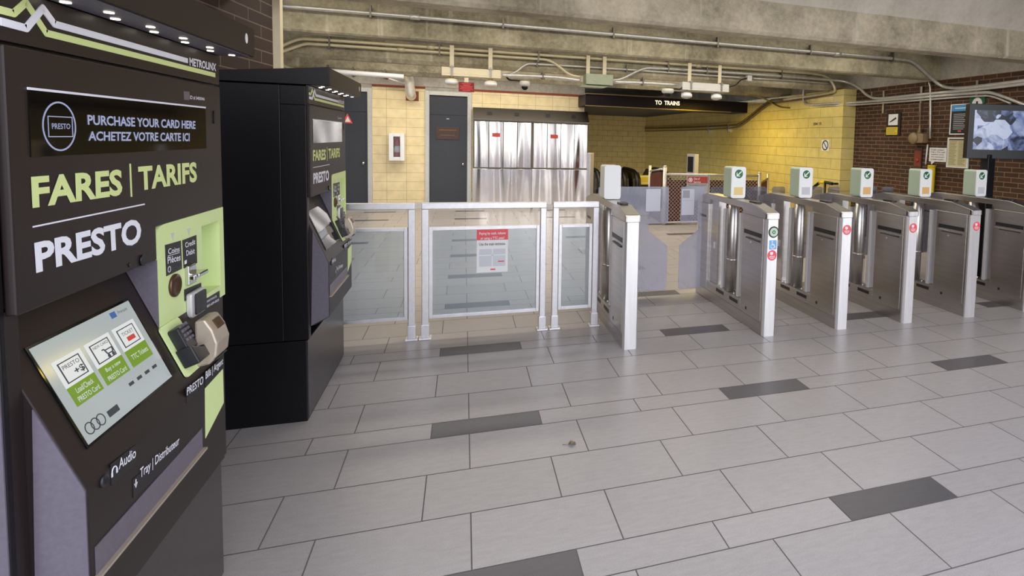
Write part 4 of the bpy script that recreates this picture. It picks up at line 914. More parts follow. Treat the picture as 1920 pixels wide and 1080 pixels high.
# ================================================================== TO TRAINS fascia
YS = 12.65
fl0, fl1 = ony(1098, 176, YS), ony(1390, 200, YS)
zt_, zb_ = ony(1098, 176, YS).z, ony(1098, 197.5, YS).z
ft = thing('sign_fascia', 'long dark fascia reading TO TRAINS over the stair hall', 'sign', ((fl0.x + XY) / 2, YS, zb_))
obj('fascia_box', MB().box((fl0.x, YS, zb_), (XY - .001, YS + .9, zt_)), FASCIA, ft, .004)
obj('ledge', MB().box((fl0.x, YS - .03, zt_), (XY - .6, YS + .06, zt_ + .02)), LEDGE, ft)
obj('bottom_rail', MB().box((fl0.x, YS - .012, zb_ - .012), (XY - .45, YS + .02, zb_ + .008)), LEDGE, ft)
t0, t1, t2, t3 = ony(1228.5, 188, YS - .003), ony(1274.5, 190, YS - .003), ony(1274.5, 198, YS - .003), ony(1228.5, 196, YS - .003)
flat('lettering', MB().text4('TO  TRAINS', t0, t1, t2, t3, .03), SIGNLIT, ft)

# ================================================================== PIPES
def clamp(mb, p, rad, up=.06, n=None):
    mb.box((p.x - .010, p.y - rad - .004, p.z - rad - .025), (p.x + .010, p.y + .03, p.z + rad + up))
    mb.box((p.x - .035, p.y + rad + .002, p.z - rad - .012), (p.x + .035, p.y + rad + .008, p.z + rad + .03))
def pipe(label, pts, rad, m=PIPE, it=3, clamps=(), couplers=(), cat='pipe', group='conduits under the ceiling'):
    t = thing('conduit', label, cat, pts[0], group)
    obj('tube', MB().tube(pts, rad, 10, smooth_iter=it), m, t)
    for p in clamps:
        c = MB(); clamp(c, Vector(p), rad); obj('clamp', c, CLAMPM, t)
    for p, d in couplers:
        obj('coupling', MB().tube([Vector(p) - Vector(d) * .05, Vector(p) + Vector(d) * .05], rad * 1.4, 10), m, t)
    return t
def Yp(u, v, y): return ony(u, v, y)
ya = 6.88
pipe('long conduit along the second beam, bending down to the brick wall',
     [Yp(528, 11, ya), Yp(950, 46.5, ya), Yp(1440, 90, ya), Yp(1690, 111, ya), Yp(1712, 114, ya), onx(1742, 143, 6.75), onx(1763, 161, 6.94), onx(1788, 166.5, 6.95), onx(1850, 160, 6.95), onx(1990, 142, 6.95)], .024, PIPE, 2,
     [Yp(695, 25, ya), Yp(943, 46, ya), Yp(1150, 64.5, ya), Yp(1345, 82, ya), Yp(1519, 96, ya), Yp(1673, 109, ya)], [(Yp(778, 32, ya), (1, 0, 0)), (Yp(1570, 101, ya), (1, 0, 0))])
yb_ = 9.19
pipe('upper of two cream conduits under the third beam', [Yp(528, 86, yb_), Yp(558, 73, yb_), Yp(580, 72.5, yb_), Yp(1000, 102, yb_), Yp(1440, 132, yb_), Yp(1535, 138, yb_), onx(1556, 147, 6.62), onx(1566, 165, 6.66), onx(1565, 173, 6.68), onx(1540, 177, 6.68), onx(1470, 187, 6.68)], .026, PIPE_CREAM, 2,
     [Yp(618, 76, yb_), Yp(824, 89.5, yb_), Yp(1010, 103, yb_), Yp(1252, 120, yb_), Yp(1465, 134, yb_)], [(Yp(808, 88.5, yb_), (1, 0, 0)), (Yp(1310, 123.5, yb_), (1, 0, 0))])
pipe('lower cream conduit under the third beam, dropping to the green box', [Yp(528, 97, yb_), Yp(570, 82, yb_), Yp(585, 82, yb_), Yp(1000, 110, yb_), Yp(1030, 112, yb_), Yp(1048, 124, yb_), Yp(1068, 141, yb_), Yp(1088, 144, yb_)], .022, PIPE_CREAM, 2, [Yp(618, 84.5, yb_), Yp(824, 99, yb_), Yp(1009, 111, yb_)], [(Yp(752, 93, yb_), (1, 0, 0))])
yc_ = 9.22
pipe('thin conduit rising from the cream light box and running right', [Yp(942, 141, yc_), Yp(965, 138, yc_), Yp(985, 120, yc_), Yp(1000, 119.5, yc_), Yp(1175, 130, yc_), Yp(1394, 146, yc_)], .018, PIPE, 2, [Yp(1007, 120.5, yc_), Yp(1175, 130, yc_)])
pipe('conduit rising from the green box and bending over to the brick wall', [Yp(1148, 151, yb_), Yp(1165, 149, yb_), Yp(1205, 128, yb_), Yp(1225, 127, yb_), Yp(1440, 141, yb_), Yp(1545, 148.5, yb_), onx(1585, 152, 6.86), onx(1610, 163, 6.9), onx(1626, 180, 6.95), onx(1645, 186, 6.955), onx(1720, 177.5, 6.955), onx(1850, 166, 6.955), onx(1990, 149, 6.955)], .024, PIPE, 2, [Yp(1253, 129, yb_), Yp(1325, 133.5, yb_), Yp(1465, 143, yb_)])
pipe('thin conduit from the small grey box along the beam to the yellow wall', [Yp(1412, 147, yc_), Yp(1500, 152, yc_), Yp(1558, 157, yc_)], .014, PIPE, 1)
ye_ = 9.05
pipe('straight conduit between the cream light box and the green box', [Yp(941, 141, ye_), Yp(1040, 144, ye_), Yp(1088, 151, ye_)], .026, PIPE, 2, [Yp(1018, 143.5, ye_)])
pipe('straight conduit between the green box and the pale grey light box', [Yp(1149, 154, ye_), Yp(1205, 155, ye_), Yp(1270, 159.5, ye_)], .028, PIPE, 1, [Yp(1205, 155, ye_)])
pipe('white pipe along the bottom of the farthest beam', [Yp(600, 132.5, 11.0), Yp(757, 144, 11.0)], .045, WHITE, 2, [Yp(615, 133.5, 11.04), Yp(662, 137, 11.04), Yp(722, 141.5, 11.04)])
pipe('short cream conduit behind the second ticket machine top', [Yp(528, 121, 10.9), Yp(550, 131, 10.9), Yp(640, 139, 10.9)], .024, PIPE_CREAM, 1)
# conduits on the brick wall
xw = 6.955
pipe('third conduit along the brick wall, dropping behind the video screen', [onx(1507, 166, 6.68), onx(1506, 190, 6.68), onx(1512, 197, 6.68), onx(1577, 193, 6.69), onx(1602, 192.5, xw), onx(1700, 185, xw), onx(1840, 173, xw), onx(1862, 173.5, xw), onx(1925, 198, xw)], .022, PIPE, 2)
pipe('lowest thin conduit along the brick wall', [onx(1508, 188, 6.69), onx(1515, 200, 6.69), onx(1577, 197.5, 6.69), onx(1602, 197, xw), onx(1700, 190, xw), onx(1840, 179, xw), onx(1860, 180, xw), onx(1895, 194, xw)], .014, PIPE, 2)
pipe('vertical conduit on the brick wall left of the posters', [onx(1742, 154, xw), onx(1745, 165, xw), onx(1744, 260, xw)], .016, PIPE, 1)
pipe('thin cable conduit dropping to the beige horn', [onx(1726, 193, xw), onx(1724, 246, xw)], .007, GLOVE, 0)
for i, (u, v0, v1) in enumerate(((1639, 172, 184), (1662, 170, 212), (1733, 162, 208), (1838, 150, 182))):
    tag(obj('wall_bracket', MB().box((6.965, onx(u - 2, v0, 6.98).y, onx(u, v1, 6.98).z), (6.999, onx(u - 2, v0, 6.98).y + .04, onx(u, v0, 6.98).z)), STEEL_DK), ['short steel strut on the brick wall beside the yellow wall end', 'steel strut on the brick wall above the surveillance sign', 'steel strut on the brick wall above the beige horn', 'steel strut on the brick wall above the posters'][i], 'bracket', 'conduit brackets on the brick wall')
# conduits on the yellow wall
xyw = XY - .035
def yellow_run(label, dv, r):
    pts = [onx(1208, 241 + dv, xyw), onx(1290, 239.5 + dv, xyw), onx(1370, 235.5 + dv, xyw), onx(1388, 233 + dv, xyw), onx(1440, 189 + dv, xyw), onx(1455, 186.5 + dv, xyw), onx(1500, 184 + dv * .6, xyw), onx(1560, 173 + dv * .6, xyw)]
    t = pipe(label, pts, r, PIPE_DK, 2, group='bronze conduits on the yellow wall')
    return t
ty1 = yellow_run('upper bronze conduit on the yellow wall', 0, .022)
for u, v in ((1330, 238), (1367, 236)): obj('strap', MB().box((xyw - .03, onx(u, v, xyw).y, onx(u, v + 11, xyw).z), (XY - .001, onx(u, v, xyw).y + .05, onx(u, v - 3, xyw).z)), STEEL_DK, ty1)
yellow_run('lower bronze conduit on the yellow wall', 5, .018)
pipe('thin vertical conduit in the far corner of the stair hall', [onx(1207.5, 246, xyw), onx(1206, 335, xyw)], .03, PIPE, 0, group='bronze conduits on the yellow wall')
pipe('bronze cable dipping from the pale grey light box to the yellow wall', [Yp(1402, 177, 9.1), Yp(1425, 181, 9.3), onx(1445, 191, 6.69), onx(1462, 201, 6.69), onx(1480, 202, 6.69)], .016, PIPE_DK, 2)

# ================================================================== LIGHT BOXES, JUNCTION BOXES, CAMERAS
def light_box(u0, u1, v0, v1, y, m, label, heads, straps, hv):
    a, b = ony(u0, v0, y), ony(u1, v1, y); z1, z0 = a.z, ony(u0, v1, y).z
    d = .2
    t = thing('emergency_light', label, 'emergency light', ((a.x + b.x) / 2, y + d / 2, z0), 'emergency light boxes under the beams')
    obj('housing', MB().box((a.x, y, z0 + .03), (b.x, y + d, z1)).box((a.x, y - .006, z0), (b.x, y + d + .006, z0 + .03)), m, t, .006)
    for u in heads:
        c = ony(u, v1, y + d / 2); c.z = z0
        h = obj('lamp_head', MB().lathe((c.x, y + d / 2, z0), [(.03, 0), (.03, -.03), (.085, -.04), (.09, -.09), (.075, -.125), (.03, -.14), (0, -.142)], 24), m, t)
        obj('lens', MB().lathe((c.x, y + d / 2 - .02, z0 - .085), [(.093, -.03), (.093, .02)], 20), WHITE, h)
    for u in straps:
        c = ony(u, v0, y)
        s_ = obj('strap', MB().box((c.x - .03, y + .08, z1), (c.x + .03, y + .09, ZC)), CREAMBOX, t)
        obj('bolt', MB().box((c.x - .016, y - .012, z1 - .12), (c.x + .016, y, z1 + .03)).box((c.x - .035, y - .02, z1), (c.x + .035, y + .08, z1 + .012)), STEEL_DK, s_)
    return t, z0
lb1, z1_ = light_box(828, 939, 124.5, 141, 9.0, CREAMBOX, 'long cream emergency light box left of centre', (847, 920), (847, 920), 150)
lb2, z2_ = light_box(1280, 1367, 153, 168, 8.9, GREYBOX, 'pale grey emergency light box nearer the yellow wall', (1287, 1343), (1296, 1353), 174)
# red notice hung under the cream light box
a, b = ony(860, 153.5, 9.02), ony(889, 173, 9.02)
rs = thing('red_notice', 'red notice panel hanging under the cream light box', 'sign', ((a.x + b.x) / 2, 9.02, b.z))
obj('panel', MB().box((a.x, 9.02, b.z), (b.x, 9.028, a.z)), REDSIGN, rs)
obj('hanger', MB().box(((a.x + b.x) / 2 - .03, 9.02, a.z), ((a.x + b.x) / 2 + .03, 9.03, z1_)), CREAMBOX, rs)
pr_ = MB(); hN = a.z - b.z
for k, f in enumerate((.6, .45, .8, .7, .85, .5)):
    cx_ = (a.x + b.x) / 2; wv = (b.x - a.x) * f / 2; zz = a.z - hN * (.12 + .14 * k); pr_.box((cx_ - wv, 9.0186, zz - .008), (cx_ + wv, 9.02, zz))
obj('small_print', pr_, STICKER, rs)
# green-grey junction box
a, b = ony(1098, 138, 9.0), ony(1148, 163, 9.0)
gb_ = thing('junction_box', 'grey-green junction box hung under the beams at centre', 'junction box', ((a.x + b.x) / 2, 9.1, b.z))
z0_, z1b = ony(1098, 158, 9.0).z, a.z
obj('box', MB().box((a.x, 8.95, z0_), (b.x, 9.2, z1b)), GREENBOX, gb_, .006)
obj('lid', MB().prism([(a.x - .12, 8.9, z0_ - .05), (b.x - .16, 8.9, z0_ - .05), (b.x - .02, 9.0, z0_), (a.x, 9.0, z0_)], (0, .2, 0)), GREENBOX, gb_, .004)
for u in (1103, 1134): 
    c = ony(u, 138, 9.1); obj('strap', MB().box((c.x - .03, 9.12, z1b), (c.x + .03, 9.13, ZC)), CREAMBOX, gb_)
obj('screws', MB().box((a.x + .12, 8.944, z0_ + .06), (a.x + .15, 8.951, z0_ + .09)), STEEL_DK, gb_)
# small grey box at the end of the thin conduit
a = ony(1404, 147, 9.15)
sb = thing('outlet_box', 'small white outlet box at the end of a thin conduit', 'junction box', a - Z * .05)
obj('box', MB().box(a + Vector((-.045, -.04, -.05)), a + Vector((.045, .04, .05))), GREYBOX, sb, .004)
obj('cable', MB().tube([a - X * .04, ony(1388, 150, 9.05), ony(1380, 160, 9.0), ony(1366, 163, 8.98)], .012, 8, smooth_iter=2), RUBBER, sb)
# dome cameras
def dome(u, v, y, label, side, s=1.0):
    c = ony(u, v, y)
    t = thing('dome_camera', label, 'camera', c, 'dome cameras under the beams')
    obj('mount', MB().lathe(c, [(.09 * s, .03), (.095 * s, 0), (.09 * s, -.03), (.06 * s, -.05)], 24), GREYBOX, t)
    obj('dome', MB().lathe(c, [(.062 * s, -.045), (.055 * s, -.08), (.03 * s, -.105), (0, -.11)], 20), GLOSSBLK, t)
    obj('cable', MB().tube([c + Z * .02, c + Vector((side * .14, 0, .04)), c + Vector((side * .24, .02, .03)), c + Vector((side * .3, .05, .12))], .014, 8, smooth_iter=2), RUBBER, t)
    return t
dome(984, 156, 9.1, 'white dome camera right of the red notice', -1, .85)
dome(1252, 170, 8.9, 'white dome camera left of the pale grey light box', 1, 1.1)

# ================================================================== BRICK WALL ITEMS
def wall_panel(name, label, cat, u0, u1, v0, v1, m, dep=.02, x=6.98):
    p0, p1 = onx(u0, (v0 + v1) / 2, x), onx(u1, (v0 + v1) / 2, x)
    zt, zb = onx((u0 + u1) / 2, v0, x).z, onx((u0 + u1) / 2, v1, x).z
    t = thing(name, label, cat, (x, (p0.y + p1.y) / 2, zb))
    o = obj('panel', MB().box((x, p1.y, zb), (6.999, p0.y, zt)), m, t, .002)
    return t, p0.y, p1.y, zb, zt       # ya (left) > yb (right)
def wp(par, f0, f1, g0, g1, q, m, name, lift):     # sub-rectangle, fractions across (left to right) and up
    t, ya, yb, zb, zt = q
    return obj(name, MB().box((6.98 - lift, ya + (yb - ya) * f1, zb + (zt - zb) * g0), (6.98 - lift + .0015, ya + (yb - ya) * f0, zb + (zt - zb) * g1)), m, par)
q = wall_panel('surveillance_sign', 'black and yellow camera sign on the brick wall', 'sign', 1662, 1688, 211, 254, POSTER)
wp(q[0], .14, .82, .45, .93, q, PAPER, 'pictogram_field', .0025); wp(q[0], .02, .84, .03, .36, q, YELLOW, 'yellow_field', .0025)
t_, ya, yb, zb, zt = q
cm = MB(); f = lambda a, b: Vector((6.976, ya + (yb - ya) * a, zb + (zt - zb) * b))
cm.prism([f(.36, .66), f(.68, .80), f(.72, .72), f(.40, .60)], (-.001, 0, 0)); cm.prism([f(.24, .60), f(.37, .65), f(.39, .60), f(.26, .565)], (-.001, 0, 0))
obj('camera_pictogram', cm, INK, t_)
sp_ = MB()
for k in range(3): sp_.prism([f(.08, .30 - .09 * k), f(.75 - .1 * (k % 2), .30 - .09 * k), f(.75 - .1 * (k % 2), .27 - .09 * k), f(.08, .27 - .09 * k)], (-.001, 0, 0))
obj('small_print', sp_, PAPERO, t_)
q = wall_panel('poster', 'black framed poster with a blue heading on the brick wall', 'poster', 1781, 1818, 195, 252.5, WHITE)
wp(q[0], .07, .93, .04, .97, q, POSTER, 'print', .002); wp(q[0], .09, .93, .77, .96, q, SKYBLUE, 'heading_band', .003)
t_, ya, yb, zb, zt = q
ln = MB(); f = lambda a, b: Vector((6.9765, ya + (yb - ya) * a, zb + (zt - zb) * b))
for k in range(9): ln.prism([f(.2, .68 - .06 * k), f(.85 - .06 * (k % 3), .68 - .06 * k), f(.85 - .06 * (k % 3), .655 - .06 * k), f(.2, .655 - .06 * k)], (-.001, 0, 0))
obj('small_print', ln, PAPERG, t_)
flat('heading', MB().prism([f(.25, .88), f(.85, .88), f(.85, .85), f(.25, .85)], (-.001, 0, 0)), WHITEL, t_)
wp(t_, .45, .62, .09, .14, q, STICKER, 'red_logo', .003)
q = wall_panel('notice_board', 'pale two-column notice in a frame, under the black poster', 'notice', 1775, 1816, 258, 315, WHITE)
wp(q[0], .07, .93, .04, .96, q, PAPERY, 'print', .002); wp(q[0], .09, .91, .91, .955, q, INK, 'heading_band', .003)
t_, ya, yb, zb, zt = q; ln = MB(); f = lambda a, b: Vector((6.9765, ya + (yb - ya) * a, zb + (zt - zb) * b))
for c0, c1 in ((.12, .46), (.54, .88)):
    for k in range(16): ln.prism([f(c0, .87 - .05 * k), f(c1 - .04 * (k % 3), .87 - .05 * k), f(c1 - .04 * (k % 3), .85 - .05 * k), f(c0, .85 - .05 * k)], (-.001, 0, 0))
obj('small_print', ln, PAPERO, t_)
q = wall_panel('speech_bubble_sign', 'white speech-bubble sign beside the yellow tube', 'sign', 1742, 1776, 277, 303.5, PAPER)
t_, ya, yb, zb, zt = q; ln = MB(); f = lambda a, b: Vector((6.979, ya + (yb - ya) * a, zb + (zt - zb) * b))
obj('bubble_tail', MB().prism([f(.12, .03), f(.34, .03), f(.16, -.22)], (.015, 0, 0)), PAPER, t_)
tb = MB()
def wtext(mb, s, a0, b0, a1, b1): mb.text4(s, f(a0, b1), f(a1, b1), f(a1, b0), f(a0, b0), .01)
for k, s in enumerate(('If safe contact', 'Call a TTC staff', 'anytime using', 'this passenger', 'intercom')): wtext(tb, s, .12, .80 - .17 * k, .88 - (.06 if k % 2 == 0 else 0), .90 - .17 * k)
flat('lettering', tb, INK, t_)
# beige horn box, call station, white bar, yellow tube
p = onx(1719, 259, 6.9); hs = thing('horn_speaker', 'beige horn speaker mounted on the brick wall', 'speaker', p - Z * .09)
y0_, y1_ = onx(1706, 259, 6.9).y, onx(1732, 259, 6.9).y; z0, z1 = onx(1719, 268, 6.9).z, onx(1719, 250.5, 6.9).z
obj('case', MB().rrect((6.88, y0_, z0), -Y, Z, y0_ - y1_, z1 - z0, -.118, .03), GLOVE, hs, .008)
obj('horn', MB().lathe((6.885, (y0_ + y1_) / 2 + .05, (z0 + z1) / 2), [(.10, 0), (.085, .03), (.02, .05), (0, .05)], 20, -X), GLOVE, hs)
obj('cable_gland', MB().lathe((6.95, (y0_ + y1_) / 2, z1), [(.04, 0), (.02, .06), (.01, .14)], 12), GLOVE, hs)
q = wall_panel('call_station', 'weathered intercom panel below the beige horn', 'intercom', 1713, 1728, 277, 316, PLAQUE)
wp(q[0], .1, .9, .1, .85, q, REDTRIM, 'face', .003)
obj('button', MB().lathe((6.977, q[1] + (q[2] - q[1]) * .5, q[3] + (q[4] - q[3]) * .4), [(.03, 0), (.03, .012), (0, .016)], 16, -X), REDTAG, q[0])
tag(obj('white_bar', MB().tube([onx(1739.5, 271, 6.97), onx(1735.5, 308, 6.97)], .012, 8), WHITE), 'thin white bar leaning on the brick wall beside the intercom', 'bar')
p0, p1 = onx(1745, 311, 6.9), onx(1741, 372, 6.9)
yt = thing('yellow_tube', 'upright yellow tube below the speech-bubble sign', 'tube', p1)
p1.z = 0.0
obj('tube', MB().tube([Vector((6.92, p0.y, 0)), Vector((6.92, p0.y, p0.z))], .055, 16), YELLOW, yt)
obj('cap', MB().lathe((6.92, p0.y, p0.z), [(.058, -.02), (.058, .01), (0, .012)], 16), YELLOW, yt)
q = wall_panel('green_exit_sign', 'dark green sign with a white disc above the posters', 'sign', 1818, 1846, 182, 199, GREENSIGN)
t_, ya, yb, zb, zt = q
obj('disc_symbol', MB().disc((6.979, ya + (yb - ya) * .52, zb + .01), -Y, Z, .09, .11, .0012, 24, 0, 180), PAPER, t_)
obj('figure', MB().box((6.9765, ya + (yb - ya) * .58, zb + .01), (6.9775, ya + (yb - ya) * .45, zb + .07)), INK, t_)

# video screen on a pole
tvd = Vector((math.cos(.321), -math.sin(.321), 0)); tvn = Vector((-math.sin(.321), -math.cos(.321), 0))
tp = ray(1860, 250); tp = EYE + tp * (6.62 / tp.dot(-tvn))
def TVp(u, v): return onp(u, v, tp, tvn)
tl, tr_, bl = TVp(1819, 194), TVp(1990, 194), TVp(1819, 297)
vt = thing('video_screen', 'large video screen on a black pole at the right edge', 'screen', (tp.x, tp.y, 0))
zt, zb = tl.z, bl.z; wv = (tr_ - tl).dot(tvd); o_ = Vector((tl.x, tl.y, zb)) 
obj('housing', MB().obox(o_, tvd, Z, wv, zt - zb, -.09), TVBLK, vt, .006)
sa, sb_ = TVp(1829, 206), TVp(1829, 280); m0 = (TVp(1829, 240) - TVp(1819, 240)).dot(tvd)
o2 = o_ + tvd * m0 + Z * (sb_.z - zb) + tvn * .001
obj('picture', MB().obox(o2, tvd, Z, wv - 2 * m0, sa.z - sb_.z, .002), TVPIC, vt)
pc = TVp(1860, 300); 
obj('pole', MB().box((pc.x - .055, pc.y - .0, 0), (pc.x + .055, pc.y + .11, zb + .05)), TVBLK, vt, .006)
obj('base_plate', MB().box((pc.x - .25, pc.y - .2, 0), (pc.x + .25, pc.y + .3, .015)), TVBLK, vt)

# ================================================================== YELLOW WALL ITEMS
xs = XY - .004
a, b = onx(1541, 262, xs), onx(1554, 283, xs)
ns = thing('no_smoking_sign', 'small white no-smoking sign on the yellow wall', 'sign', (xs, (a.y + b.y) / 2, b.z))
obj('panel', MB().box((xs - .003, b.y, b.z), (XY - .001, a.y, a.z)), PAPER, ns)
cc = Vector((xs - .0034, (a.y + b.y) / 2, (a.z + b.z) / 2))
sg = MB().ring(cc, -Y, Z, .10, .075, .001); sg.prism([cc + Y * .07 + Z * .06, cc + Y * .055 + Z * .075, cc - Y * .07 - Z * .06, cc - Y * .055 - Z * .075], (-.001, 0, 0))
obj('symbol', sg, INK, ns)
flat_t = MB().text4('204 15', onx(1525, 230, xs), onx(1540, 229, xs), onx(1540, 234, xs), onx(1525, 235, xs), .02)
wn_ = obj('wall_number', flat_t, INK); tag(wn_, 'small dark number painted on the yellow wall', 'number')
# handrail at the wall end
hr = thing('handrail', 'black handrail with a yellow band at the foot of the yellow wall', 'handrail', onx(1522, 358, 6.6))
h0, h1, h2, h3 = onx(1500, 372, 6.55), onx(1537, 342, 6.6), onx(1547, 341.5, 6.6), onx(1561, 344.5, 6.6)
obj('rail', MB().tube([h0, h1, h2, h3], .03, 10), RUBBER, hr); obj('yellow_band', MB().tube([h1, h2], .034, 10), YELLOW, hr)
obj('post', MB().tube([h2, (h2.x, h2.y, 0)], .025, 10), RUBBER, hr); obj('bracket', MB().tube([h3, (XY, h3.y, h3.z)], .02, 8), RUBBER, hr)

# ================================================================== STAIR HALL: fence, escalators, pillars
YF = 10.35
fp = ony(1247, 313, YF); f2 = ony(1424, 335, YF); fb_ = ony(1219, 310, YF + .9)
fdir = Vector((f2.x - fp.x, 0, 0))
ztop = ony(1300, 327, YF).z
fence = thing('chain_link_fence', 'galvanised chain-link fence panel backed by orange-brown cover', 'fence', ((fp.x + f2.x) / 2, YF, 0))
fx0, fx1 = fp.x, f2.x
for xx, zz in ((fx0, fp.z), (fx1, ony(1424, 325, YF).z)):
    po = obj('post', MB().tube([(xx, YF, 0), (xx, YF, zz)], .04, 12), GALV, fence); obj('post_cap', MB().lathe((xx, YF, zz), [(.042, 0), (.03, .025), (0, .03)], 12), GALV, po)
obj('top_rail', MB().tube([(fx0, YF, ztop), (fx1, YF, ztop - .02)], .025, 10), GALV, fence)
obj('bottom_rail', MB().tube([(fx0, YF, .05), (fx1, YF, .05)], .022, 10), GALV, fence)
wm = MB(); s = .075; H_ = ztop - .07; W_ = fx1 - fx0; z0 = .06
def wire(xa, za, xb, zb2):
    wm.tube([(xa, YF - .008, za), (xb, YF - .008, zb2)], .0035, 4, False)
k = -H_
while k < W_:
    for sgn in (1, -1):
        a = k
        x_a, z_a = max(a, 0), 0 + max(0, -a); x_b = min(a + H_, W_); z_b = z_a + (x_b - x_a)
        if x_b > x_a + .01:
            if sgn == 1: wire(fx0 + x_a, z0 + z_a, fx0 + x_b, z0 + z_b)
            else: wire(fx1 - x_a, z0 + z_a, fx1 - x_b, z0 + z_b)
    k += s
obj('chain_link', wm, GALV, fence)
obj('cover', MB().box((fx0 + .03, YF + .03, .03), (fx1 - .03, YF + .045, ztop - .12)), ORANGE, fence, 0, 'orange-brown cover sheet')
# side return of the fence
sf = thing('fence_return', 'side fence panel with orange cover, running back from the fence', 'fence', (fb_.x, YF + .9, 0))
obj('post', MB().tube([(fb_.x, YF + .9, 0), (fb_.x, YF + .9, fb_.z)], .03, 10), GALV, sf)
obj('top_rail', MB().tube([(fb_.x, YF + .9, fb_.z - .12), (fx0 - .05, YF + .02, ztop + .10)], .02, 8), GALV, sf)
dv_ = Vector((fx0 - .06 - fb_.x, -.86, 0))
obj('cover', MB().prism([(fb_.x + .02, YF + .88, .05), (fx0 - .06, YF + .03, .05), (fx0 - .06, YF + .03, ztop + .05), (fb_.x + .02, YF + .88, fb_.z - .16)], (.01, .01, 0)), ORANGE, sf, 0, 'orange-brown cover sheet')
r1, r2 = ony(1440, 326, YF + .5), ony(1421, 330, YF + .1)
rf = thing('fence_end', 'short right-hand fence return with orange cover by the yellow wall', 'fence', (r1.x, YF + .5, 0))
obj('post', MB().tube([(r1.x, YF + .5, 0), (r1.x, YF + .5, r1.z)], .03, 10), GALV, rf)
obj('top_rail', MB().tube([(fx1 + .05, YF + .05, r1.z - .18), (r1.x, YF + .5, r1.z - .1)], .02, 8), PIPE_DK, rf)
obj('cover', MB().prism([(fx1 + .06, YF + .06, .05), (r1.x - .03, YF + .47, .05), (r1.x - .03, YF + .47, r1.z - .14), (fx1 + .06, YF + .06, r1.z - .2)], (-.008, .01, 0)), ORANGE, rf, 0, 'orange cover sheet')
# out of service sign
a, b = ony(1288, 329, YF - .08), ony(1327, 366, YF - .08)
os_ = thing('closure_sign', 'red and white Out of Service sign fixed to the fence', 'sign', ((a.x + b.x) / 2, YF - .03, b.z))
obj('panel', MB().box((a.x, YF - .085, b.z - .1), (b.x, YF - .075, a.z)), PAPERG, os_)
zr = ony(1300, 343, YF).z; ra, rb2 = a.x + .015, b.x - .015
obj('red_band', MB().box((ra, YF - .087, zr), (rb2, YF - .085, a.z - .02)), REDTAG, os_, 0, 'red heading band')
sy = YF - .0878
flat('heading', MB().text('Out of', (ra + .13, sy, a.z - .085), X, Z, .13, .045, .01).text('Service', (ra + .13, sy, a.z - .15), X, Z, .15, .045, .01), WHITEL, os_)
obj('pictogram', MB().ring((ra + .062, sy, (zr + a.z) / 2 - .01), X, Z, .045, .03, -.001, 20).box((ra + .045, sy - .001, (zr + a.z) / 2 - .03), (ra + .08, sy, (zr + a.z) / 2 + .01)), WHITEL, os_)
sp2 = MB()
for k in range(2): sp2.text(('This escalator is out of', 'service for repairs')[k], (ra + .01, sy + .001, zr - .05 - .06 * k), X, Z, (rb2 - ra) * (.9 - .15 * k), .035, .0)
flat('small_print', sp2, INK, os_)
obj('clip_post', MB().box((b.x + .005, YF - .09, .3), (b.x + .035, YF - .03, a.z + .02)), GALV, os_)

# escalators
def balustrade(mb_p, mb_h, x, yf, ztop_, wd):
    pr = [(yf + .25, .0), (yf + .08, .22), (yf, .50), (yf + .05, .74), (yf + .2, ztop_ - .03), (yf + .5, ztop_), (yf + 1.6, ztop_), (yf + 5.5, ztop_ - 2.3), (yf + 5.5, -2.4), (yf + 1.7, -.02)]
    mb_p.prism([(x - wd / 2, y, z) for y, z in pr], (wd, 0, 0))
    mb_h.tube([(x, y, z) for y, z in [(yf + .2, .1), (yf + .03, .25), (yf - .03, .50), (yf + .03, .77), (yf + .2, ztop_), (yf + .5, ztop_ + .03), (yf + 1.6, ztop_ + .03), (yf + 5.5, ztop_ - 2.27)]], .04, 10, smooth_iter=2)
def escalator(xa, xb, wa, wb, label, yf):
    t = thing('escalator', label, 'escalator', ((xa + xb) / 2, yf, 0), 'escalators going down')
    for x, wd in ((xa, wa), (xb, wb)):
        p, h = MB(), MB(); balustrade(p, h, x, yf, .9, wd)
        b = obj('balustrade', p, ESCD, t, .004); obj('handrail', h, RUBBER, t)
    st = MB()
    for k in range(10):
        y = yf + .9 + k * .4; z = -.02 if k < 2 else -.02 - (k - 1) * .2
        st.box((xa + wa / 2, y, z - .3), (xb - wb / 2, y + .4, z))
    obj('steps', st, STEEL_DK, t)
    obj('step_line', MB().box((xa + wa / 2, yf + .88, -.02), (xb - wb / 2, yf + .92, -.005)), YELLOW, t)
    bd = obj('barrier_board', MB().box((xa + wa / 2 + .02, yf + .6, .55), (xb - wb / 2 - .02, yf + .62, .79)), YELLOW, t, 0, 'yellow warning board')
    obj('board_stripe', MB().box((xa + wa / 2 + .02, yf + .597, .58), (xb - wb / 2 - .02, yf + .6, .60)), PAPER, bd)
    obj('board_stripe', MB().box((xa + wa / 2 + .02, yf + .597, .74), (xb - wb / 2 - .02, yf + .6, .76)), PAPER, bd)
    return t
YE_ = 12.75
xe = [ony(u, 340, YE_).x for u in (1113, 1183, 1240)]
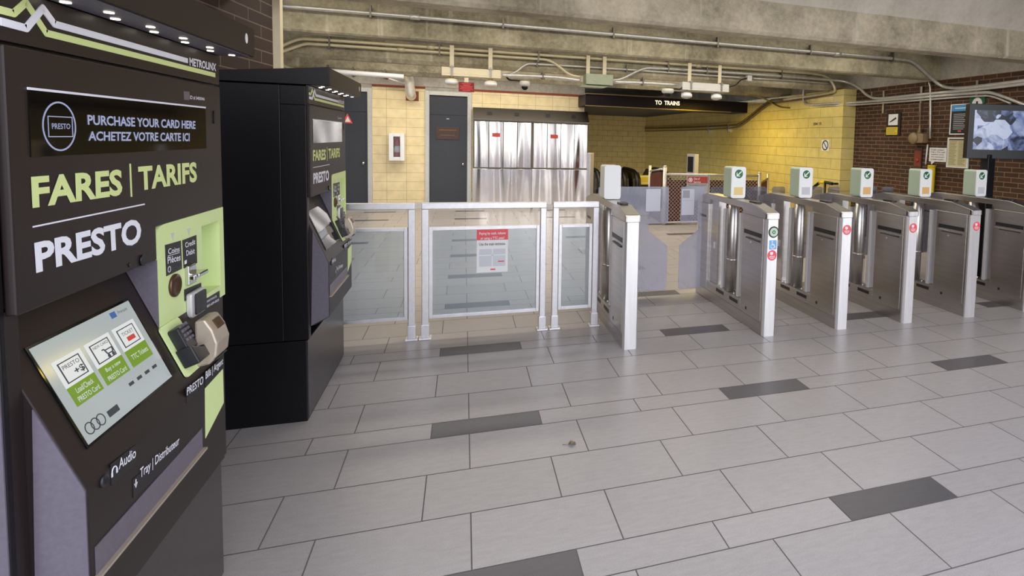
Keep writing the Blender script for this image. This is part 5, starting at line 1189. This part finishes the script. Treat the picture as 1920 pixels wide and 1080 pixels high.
escalator(xe[0] + .14, xe[1] - .14, .16, .2, 'left dark escalator behind the leftmost fare gate', YE_)
escalator(xe[1] + .16, xe[2] + .2, .2, .16, 'right dark escalator, closed off behind the fence', YE_)
# pillar by the steel cabinets, and slim ticket pillar by the yellow wall
a, b = ony(1101, 287, 8.0), ony(1115, 284, 8.1)
pl_ = thing('steel_pillar', 'tall flat steel pillar standing beside the leftmost fare gate', 'pillar', ((a.x + b.x) / 2, 8.05, 0))
zz = a.z
obj('post', MB().prism([(a.x, 8.0, 0), (ony(1107, 300, 7.98).x, 7.98, 0), (b.x, 8.14, 0), (b.x - .05, 8.2, 0)], (0, 0, zz)), ALU, pl_, .003)
obj('foot', MB().box((a.x - .06, 7.92, 0), (b.x + .06, 8.26, .02)), STEEL_DK, pl_)
y_ = 12.0; a, b = ony(1296, 289, y_), ony(1310, 334, y_)
sp3 = thing('ticket_pillar', 'slim white validator pillar in front of the yellow wall', 'pillar', ((a.x + b.x) / 2, y_ + .1, 0))
xm = ony(1303, 300, y_).x
obj('column', MB().prism([(a.x, y_ + .25, 0), (xm, y_, 0), (b.x, y_ + .03, 0), (b.x - .02, y_ + .3, 0)], (0, 0, a.z)), GREYSTRIP, sp3, .006)
obj('slot', MB().prism([(a.x + .015, y_ + .222, a.z - .42), (xm - .02, y_ + .045, a.z - .42), (xm - .02, y_ + .045, a.z - .06), (a.x + .015, y_ + .222, a.z - .06)], (-.01, -.006, 0)), PLASTIC, sp3)

# dry leaf on the floor
lp_ = onz(1073, 834)
lf = MB(); pts = [(0, .0), (.02, .022), (.045, .02), (.05, .004), (.035, -.012), (.015, -.014)]
lf.prism([(lp_.x + a - .025, lp_.y + b, .004 + .01 * math.sin(i * 1.7)) for i, (a, b) in enumerate(pts)], (0, 0, .0015))
lo = thing('dry_leaf', 'small dry brown leaf lying on the floor tiles', 'leaf', (lp_.x, lp_.y, 0))
obj('blade', lf, LEAFM, lo); obj('stalk', MB().tube([(lp_.x - .025, lp_.y, .004), (lp_.x - .05, lp_.y + .012, .003)], .0015, 5), LEAFM, lo)
